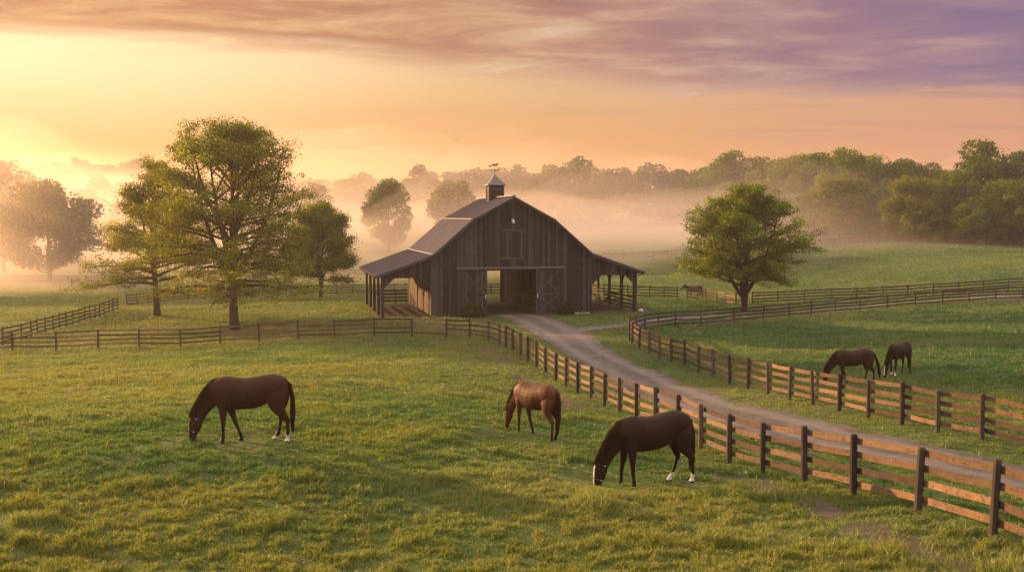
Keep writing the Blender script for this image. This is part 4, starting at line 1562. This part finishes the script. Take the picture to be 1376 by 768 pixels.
# ------------------------------------------------------------------ horses
def loft(stations, n=18):
    """closed tube through oval sections; station: centre(x,y,z), half depth in the plane, half width, optional direction"""
    C = [Vector(s[0]) for s in stations]
    V, F = [], []
    for i, s in enumerate(stations):
        d = C[min(i + 1, len(C) - 1)] - C[max(i - 1, 0)]
        if len(s) > 3 and s[3] is not None:
            d = Vector(s[3])
        d.normalize()
        side = Vector((0, 1, 0))
        side = (side - d * side.dot(d)).normalized()
        up = side.cross(d)
        for k in range(n):
            a = 2 * PI * k / n
            V.append(C[i] + up * (math.cos(a) * s[1]) + side * (math.sin(a) * s[2]))
    m = len(C)
    for i in range(m - 1):
        for k in range(n):
            F.append((i * n + k, i * n + (k + 1) % n, (i + 1) * n + (k + 1) % n, (i + 1) * n + k))
    b = len(V)
    V.append(C[0]); V.append(C[-1])
    for k in range(n):
        F.append((b, (k + 1) % n, k))
        F.append((b + 1, (m - 1) * n + k, (m - 1) * n + (k + 1) % n))
    return V, F


def lp(a, b, t):
    return tuple(a[i] + (b[i] - a[i]) * t for i in range(3))


def smooth_stations(st, sub=3):
    """Catmull-Rom through the stations"""
    A = np.array([list(s[0]) + [s[1], s[2]] for s in st])
    P = np.vstack([2 * A[0] - A[1], A, 2 * A[-1] - A[-2]])
    out = []
    for i in range(1, len(P) - 2):
        for t in np.linspace(0, 1, sub, endpoint=False):
            p0, p1, p2, p3 = P[i - 1], P[i], P[i + 1], P[i + 2]
            q = 0.5 * ((2 * p1) + (-p0 + p2) * t + (2 * p0 - 5 * p1 + 4 * p2 - p3) * t * t + (-p0 + 3 * p1 - 3 * p2 + p3) * t ** 3)
            out.append(q)
    out.append(P[-2])
    return [((q[0], q[1], q[2]), max(q[3], .01), max(q[4], .01)) for q in out]


def hind_leg(y, hock, fet, hoof):
    hx = hock[0]
    H = (hx, y * 0.92, hock[1]); Ft = (fet[0], y * .9, fet[1]); Ho = (hoof[0], y * .9, 0.0)
    x7 = .545 + (hx - .56) * .45
    return [((.52, y * .80, 1.33), .20, .09), ((.53, y * .92, 1.15), .255, .125), ((.54, y, 1.0), .235, .128), ((.545 + (hx - .6) * .10, y, .86), .188, .112),
            ((x7, y * .98, .715), .118, .082), ((x7 * .38 + hx * .62, y * .95, .605), .080, .060), (H, .067, .049), (lp(H, Ft, .22), .046, .037), (lp(H, Ft, .6), .037, .032), (lp(H, Ft, .9), .041, .034), (Ft, .048, .041),
            (lp(Ft, (Ho[0], Ho[1], .07), .5), .036, .034), ((Ho[0] + .012, Ho[1], .075), .048, .046), ((Ho[0], Ho[1], .045), .058, .054), ((Ho[0] - .012, Ho[1], .004), .068, .062)]


def fore_leg(y, elbow, knee, fet, hoof):
    E = (elbow[0], y, elbow[1]); K = (knee[0], y * .95, knee[1]); Ft = (fet[0], y * .93, fet[1]); Ho = (hoof[0], y * .93, 0.0)
    return [((-.70, y * .8, 1.22), .17, .09), ((-.72, y * .95, 1.03), .165, .10), (lp(E, (-.72, y, 1.03), .35), .135, .090), (E, .105, .074), (lp(E, K, .45), .080, .058), (lp(E, K, .82), .056, .047), (K, .057, .048),
            (lp(K, Ft, .18), .044, .040), (lp(K, Ft, .55), .036, .032), (lp(K, Ft, .88), .041, .035), (Ft, .046, .039),
            (lp(Ft, (Ho[0], Ho[1], .07), .5), .036, .034), ((Ho[0] + .012, Ho[1], .075), .047, .045), ((Ho[0], Ho[1], .045), .057, .053), ((Ho[0] - .012, Ho[1], .004), .067, .061)]


def skin_mesh(parts, voxel, smooth_it):
    """fuse overlapping closed tubes into one continuous surface"""
    V, F = [], []
    for v, f in parts:
        b = len(V)
        V += [tuple(p) for p in v]; F += [tuple(b + i for i in q) for q in f]
    me = bpy.data.meshes.new('body'); me.from_pydata(V, [], F); me.update()
    o = bpy.data.objects.new('body', me); COL.objects.link(o)
    md = o.modifiers.new('fuse', 'REMESH'); md.mode = 'VOXEL'; md.voxel_size = voxel; md.use_smooth_shade = True
    sm = o.modifiers.new('soft', 'SMOOTH'); sm.factor = .5; sm.iterations = smooth_it
    dg = bpy.context.evaluated_depsgraph_get(); dg.update()
    new = bpy.data.meshes.new_from_object(o.evaluated_get(dg))
    bpy.data.objects.remove(o)
    new.polygons.foreach_set('use_smooth', np.ones(len(new.polygons), bool))
    return new


STAND = dict(near_f=((-.71, .80), (-.715, .42), (-.72, .13), (-.745, 0)), far_f=((-.62, .82), (-.50, .44), (-.38, .15), (-.37, 0)),
             near_h=((.78, .53), (.785, .17), (.765, 0)), far_h=((.58, .545), (.505, .17), (.42, 0)))


def build_horse(label, loc, yaw, size=1.0, legs=STAND, coat=(.060, .024, .012), dark=(.012, .008, .006), socks=(), blaze=False, halter=False, group='grazing horses', tail=((.0, 0), (.0, 0)), head_up=0.0, neck_yaw=0.0, seed=0):
    """local frame: the horse faces -x, y is across"""
    root = empty('horse', (loc[0], loc[1], hz(*loc) - 0.005), yaw)
    root.scale = (size,) * 3
    tag(root, label, 'horse', group)
    body = [((-.985, 0, 1.07), .10, .07), ((-.95, 0, 1.10), .20, .14), ((-.86, 0, 1.15), .31, .205), ((-.70, 0, 1.175), .385, .235), ((-.5, 0, 1.155), .385, .262), ((-.25, 0, 1.145), .375, .295),
            ((-.05, 0, 1.165), .375, .300), ((.12, 0, 1.215), .355, .285), ((.28, 0, 1.262), .335, .272), ((.43, 0, 1.278), .328, .268), ((.57, 0, 1.262), .305, .245), ((.69, 0, 1.235), .26, .20), ((.765, 0, 1.22), .18, .14), ((.80, 0, 1.22), .08, .07)]
    neck = [((-.55, 0, 1.31), .235, .13), ((-.80, 0, 1.215), .295, .150), ((-.98, 0, 1.09), .255, .122), ((-1.12, 0, .945), .212, .100), ((-1.24, 0, .785), .185, .088), ((-1.325, 0, .640), .172, .086), ((-1.365, 0, .535), .165, .088)]
    head = [((-1.325, 0, .645), .10, .07), ((-1.355, 0, .575), .155, .092), ((-1.385, 0, .475), .160, .098), ((-1.405, 0, .375), .150, .092), ((-1.435, 0, .270), .122, .075), ((-1.460, 0, .165), .094, .060), ((-1.475, 0, .085), .086, .058), ((-1.480, 0, .035), .076, .052), ((-1.482, 0, .012), .045, .032)]
    piv = Vector((-.72, 0, 1.22))

    def bend(p, wgt=1.0):
        """raise and turn neck and head about the withers"""
        if not (head_up or neck_yaw):
            return p
        v = Vector(p) - piv
        k = min(1, max(0, (-v.x - .05) / .45)) * wgt
        from mathutils import Matrix
        v = Matrix.Rotation(head_up * k, 3, 'Y') @ v
        v = Matrix.Rotation(neck_yaw * k, 3, 'Z') @ v
        return tuple(v + piv)

    neck = [(bend(s[0]), s[1], s[2]) for s in neck]
    head = [(bend(s[0]), s[1], s[2]) for s in head]
    if head_up:                                       # nod so that the face hangs from the raised poll
        from mathutils import Matrix
        pv = Vector(head[1][0])
        head = [(tuple(Matrix.Rotation(-head_up * .45, 3, 'Y') @ (Vector(s[0]) - pv) + pv), s[1], s[2]) for s in head]
    parts = [loft(smooth_stations(body), 22), loft(smooth_stations(neck), 18), loft(smooth_stations(head), 16)]
    for y, k in ((-.155, 'near_h'), (.155, 'far_h')):
        parts.append(loft(smooth_stations(hind_leg(y, *legs[k]), 2), 14))
    for y, k in ((-.145, 'near_f'), (.145, 'far_f')):
        parts.append(loft(smooth_stations(fore_leg(y, *legs[k]), 2), 14))
    h0 = Vector(head[0][0]); h2 = Vector(head[2][0])
    fwd = (h2 - h0).normalized()
    lat = Vector((0, 1, 0))
    front = lat.cross(fwd)
    if front.x > 0: front = -front
    for sy in (-1, 1):
        b0 = h0 + lat * (sy * .055) + front * .015 - fwd * .02
        tip = b0 - fwd * .085 + front * .115 + lat * (sy * .035)
        m_ = (b0 + tip) / 2
        parts.append(loft([(tuple(b0), .032, .036), (tuple(lp(b0, m_, .6)), .038, .034), (tuple(m_), .033, .026), (tuple(lp(m_, tip, .6)), .020, .016), (tuple(tip), .006, .006)], 8))
    # cheek, shoulder and stifle muscle
    me = skin_mesh(parts, 0.0145, 3)
    nv = len(me.vertices)
    co = np.zeros(nv * 3, np.float32); me.vertices.foreach_get('co', co); co = co.reshape(-1, 3)
    c = np.tile(np.array(coat), (nv, 1))
    r = np.random.default_rng(seed)
    leg = 1 - sstep(co[:, 2], .30, .62)
    hx = np.array([s[0] for s in head]); 
    dh = np.sqrt(((co[:, None, :] - hx[None]) ** 2).sum(2)).min(1)
    ishead = dh < .17
    leg = np.where(ishead, 0, leg)
    c = c * (1 - leg[:, None]) + np.array(dark) * leg[:, None]
    # darker muzzle, belly and topline
    muz = np.sqrt(((co - hx[-2]) ** 2).sum(1))
    mk = (1 - sstep(muz, .06, .20))[:, None]
    c = c * (1 - mk) + np.array(dark) * mk
    hoofm = (co[:, 2] < .065) & ~ishead
    c[hoofm] = (.02, .017, .014)
    for k in socks:
        y = {'near_f': -1, 'near_h': -1, 'far_f': 1, 'far_h': 1}[k[0]]
        isx = (co[:, 0] > 0) if k[0].endswith('h') else (co[:, 0] < 0)
        m = isx & (np.sign(co[:, 1]) == y) & (co[:, 2] < k[1] + .02 * np.sin(co[:, 1] * 80)) & (co[:, 2] > .05) & ~ishead
        c[m] = (.62, .57, .54)
    if blaze:
        along = (co - np.array(h0)) @ np.array(fwd)
        rel = co - np.array(h0) - along[:, None] * np.array(fwd)
        fr = rel @ np.array(front)
        m = ishead & (np.abs(co[:, 1]) < .022) & (fr > .045) & (along > .09) & (along < .56)
        c[m] = (.66, .60, .55)
    at = me.color_attributes.new('col', 'FLOAT_COLOR', 'POINT')
    cc = np.ones((nv, 4), np.float32); cc[:, :3] = c
    at.data.foreach_set('color', cc.ravel())
    me.materials.clear(); me.materials.append(MATS['horse_coat'])
    bo = bpy.data.objects.new('body', me); COL.objects.link(bo); bo.parent = root
    # eyes
    for sy in (-1, 1):
        e = Vector(head[2][0]) + lat * (sy * .088) + front * .055
        v, f = loft([(tuple(e + fwd * d), w, w * .8) for d, w in ((-.024, .006), (-.012, .018), (0, .021), (.012, .018), (.024, .006))], 8)
        mesh_from_arrays('eye', v, f, MATS['eye'], root, smooth=True)
    # mane: thin locks along the crest falling to one side
    mb = MB()
    crest = []
    for s, ss in zip(neck, neck[1:] + [head[0]]):
        p = Vector(s[0]); d = (Vector(ss[0]) - p).normalized(); up = lat.cross(d)
        if up.z < 0 and up.x > 0: up = -up
        if up.z < -.2: up = -up
        crest.append((p, s[1], s[2], d, up))
    cr = []
    for i in range(len(crest) - 1):
        for t in np.linspace(0, 1, 9, endpoint=False):
            p = crest[i][0].lerp(crest[i + 1][0], t); h = crest[i][1] * (1 - t) + crest[i + 1][1] * t; w = crest[i][2] * (1 - t) + crest[i + 1][2] * t
            cr.append((p, h, w, crest[i][3].lerp(crest[i + 1][3], t).normalized(), crest[i][4].lerp(crest[i + 1][4], t).normalized()))
    rr_ = random.Random(seed)
    for k, (p, h, w, d, up) in enumerate(cr):
        if k < 5: continue
        for sd in (-1, -1, 1):
            top = p + up * (h * .985)
            ln = rr_.uniform(.10, .19)
            a_ = top + up * .022
            m_ = top + lat * (sd * w * .55) - up * (h * .16) + d * rr_.uniform(-.01, .03)
            e_ = top + lat * (sd * (w * .9 + .02)) - up * (h * .3 + ln * .55) + d * rr_.uniform(-.02, .05)
            mb.tube([top - up * .02, a_, m_, e_], [.012, .022, .018, .004], 5, rr_.random())
    mb.build('mane', MATS['horse_hair'], root, smooth=True)
    mb = MB()
    (tx1, ty1), (tx2, ty2) = tail
    for k in range(26):
        a = rr_.uniform(0, 6.28); q = math.sqrt(rr_.random())
        ox, oy = math.cos(a) * q, math.sin(a) * q
        ll = rr_.uniform(.82, 1.06)
        p0 = Vector((.70 + .015 * ox, .03 * oy, 1.475))
        p1 = Vector((.815 + .028 * ox, .040 * oy, 1.35))
        p2 = Vector((.875 + tx1 * .6 + .042 * ox, ty1 * .6 + .052 * oy, 1.05))
        p3 = Vector((.875 + tx1 + .056 * ox, ty1 + .062 * oy, .74))
        p4 = Vector((.865 + tx2 + .05 * ox, ty2 + .052 * oy, .74 - .32 * ll))
        p5 = Vector((.87 + tx2 * 1.1 + .024 * ox, ty2 * 1.1 + .025 * oy, .74 - .52 * ll))
        mb.tube([p0, p1, p2, p3, p4, p5], [.022, .024, .026, .026, .020, .004], 6, rr_.random())
    mb.build('tail', MATS['horse_hair'], root, smooth=True)
    if halter:
        mb = MB()
        for i, e in ((4, .006), (1, .006)):
            p = Vector(head[i][0]); ring = []
            for k in range(17):
                a = 2 * PI * k / 16
                ring.append(p + front * (math.cos(a) * (head[i][1] + e)) + lat * (math.sin(a) * (head[i][2] + e)))
            mb.tube(ring, [.009] * 17, 5)
        for sy in (-1, 1):
            a = Vector(head[4][0]) + lat * (sy * (head[4][2] + .006)); b = Vector(head[1][0]) + lat * (sy * (head[1][2] + .006))
            m_ = Vector(head[2][0]).lerp(Vector(head[3][0]), .5) + lat * (sy * (head[2][2] + .004))
            mb.tube([a, m_, b], [.009] * 3, 5)
        ho = mb.build('halter', MATS['leather'], root)
        mb = MB()
        for sy in (-1, 1):
            for i in (1, 4):
                q = Vector(head[i][0]) + lat * (sy * (head[i][2] + .016)) - front * .02
                mb.tube([q - fwd * .012, q, q + fwd * .012], [.006, .012, .006], 6)
        mb.build('ring', MATS['white_enamel'], ho)
    return root


h1 = ground_ray(341, 593)
build_horse('dark bay horse with white hind socks, grazing alone in the left of the front paddock', (h1[0] + .05, h1[1]), R(2), 1.10, coat=(.044, .018, .009), socks=(('near_h', .20), ('far_h', .10)), halter=True, seed=1)
L3 = dict(near_f=((-.70, .80), (-.685, .42), (-.64, .13), (-.655, 0)), far_f=((-.74, .82), (-.80, .44), (-.82, .15), (-.86, 0)),
          near_h=((.80, .53), (.815, .17), (.79, 0)), far_h=((.60, .545), (.47, .18), (.39, 0)))
h3 = ground_ray(883, 646)
build_horse('nearly black horse with white blaze and two white hind socks beside the driveway fence', h3, R(22), 1.12, legs=L3, coat=(.026, .012, .007), socks=(('near_h', .21), ('far_h', .19)), blaze=True, halter=True, tail=((.0, 0), (-.02, 0)), seed=2)
L2 = dict(near_f=((-.72, .80), (-.74, .42), (-.75, .13), (-.78, 0)), far_f=((-.64, .82), (-.56, .43), (-.44, .14), (-.44, 0)),
          near_h=((.74, .54), (.72, .17), (.69, 0)), far_h=((.68, .545), (.62, .17), (.57, 0)))
h2 = ground_ray(724, 586)
build_horse('reddish bay horse seen from behind, its left flank lit, between the other front-paddock horses', h2, R(-50), 1.03, legs=L2, coat=(.085, .032, .013), tail=((.02, -.03), (.0, -.05)), seed=3)
h4 = ground_ray(1150, 511)
build_horse('bay horse in the right paddock swishing its tail, muzzle hidden by the fence', h4, R(4), 1.0, legs=STAND, coat=(.040, .018, .010), tail=((.17, 0), (.24, 0)), seed=4)
h5 = ground_ray(1209, 501)
L5 = dict(near_f=((-.70, .80), (-.72, .42), (-.72, .13), (-.745, 0)), far_f=((-.68, .82), (-.62, .44), (-.56, .15), (-.57, 0)),
          near_h=((.76, .53), (.76, .17), (.74, 0)), far_h=((.62, .545), (.56, .17), (.50, 0)))
build_horse('dark horse turned towards the viewer, grazing just behind the tail-swishing one', h5, R(42), 1.0, legs=L5, coat=(.030, .014, .009), socks=(('near_f', .2), ('far_f', .16)), blaze=True, seed=5)
h6 = at_depth(936, 112.5)
build_horse('distant brown horse standing behind the short sunlit fence beside the round-crowned tree', h6, R(15), .98, legs=L5, coat=(.075, .034, .022), head_up=1.05, seed=6, group='horses')


# ------------------------------------------------------------------ mist and haze
def build_mist(frac, seed, label):
    """bank of ground mist lying in the hollow behind the barn"""
    xs = np.arange(-330, 331, 11.0); ys = np.arange(98, 431, 8.0)
    X, Y = np.meshgrid(xs, ys)
    G = tps(X, Y)
    th = 6 + 22 * (fbm(X / 55, Y / 30, 201 + seed, 3) - .2) + 4 * sstep(-X, 45, 85) * (1 - sstep(Y, 190, 260)) - 3 * sstep(X, 40, 110)
    st = 158 - 55 * sstep(-X, 45, 80) + 12 * sstep(X, 40, 90)
    prof = sstep(Y, st, st + 65) * (1 - sstep(Y, 330, 425)) * (1 - sstep(np.abs(X), 250, 325))
    patch = 0.35 + 1.3 * fbm(X / 38 + 3 * seed, Y / 45, 260 + seed, 3)
    T = G + np.maximum(0.25, th * prof * frac * patch)
    Bm = G - 1.2 - .1 * seed
    ny, nx = X.shape
    V = np.concatenate([np.stack([X.ravel(), Y.ravel(), T.ravel()], 1), np.stack([X.ravel(), Y.ravel(), Bm.ravel()], 1)])
    n = nx * ny
    F = []
    for r in range(ny - 1):
        for c in range(nx - 1):
            a = r * nx + c
            F.append((a, a + 1, a + nx + 1, a + nx))
            F.append((n + a + nx, n + a + nx + 1, n + a + 1, n + a))
    for c in range(nx - 1):
        F.append((c + 1, c, n + c, n + c + 1)); a = (ny - 1) * nx + c
        F.append((a, a + 1, n + a + 1, n + a))
    for r in range(ny - 1):
        a = r * nx; F.append((a, a + nx, n + a + nx, n + a)); a = r * nx + nx - 1
        F.append((a + nx, a, n + a, n + a + nx))
    o = mesh_from_arrays('mist', V, F, MATS['mist'], smooth=True)
    tag(o, label, kind='stuff')


for i_, (fr, lab) in enumerate(((.3, 'thickest white mist lying low on the far pasture'), (.55, 'ground mist drifting below the woods'), (.8, 'thin mist spreading up to the treetops'), (1.45, 'faint upper veil of mist before the woods'))):
    build_mist(fr, i_, lab)
b = MB()
b.box(-700, 700, -60, 720, -7.0, 46.0)
hb = b.build('haze', MATS['haze'])
tag(hb, 'thin morning haze', kind='stuff')
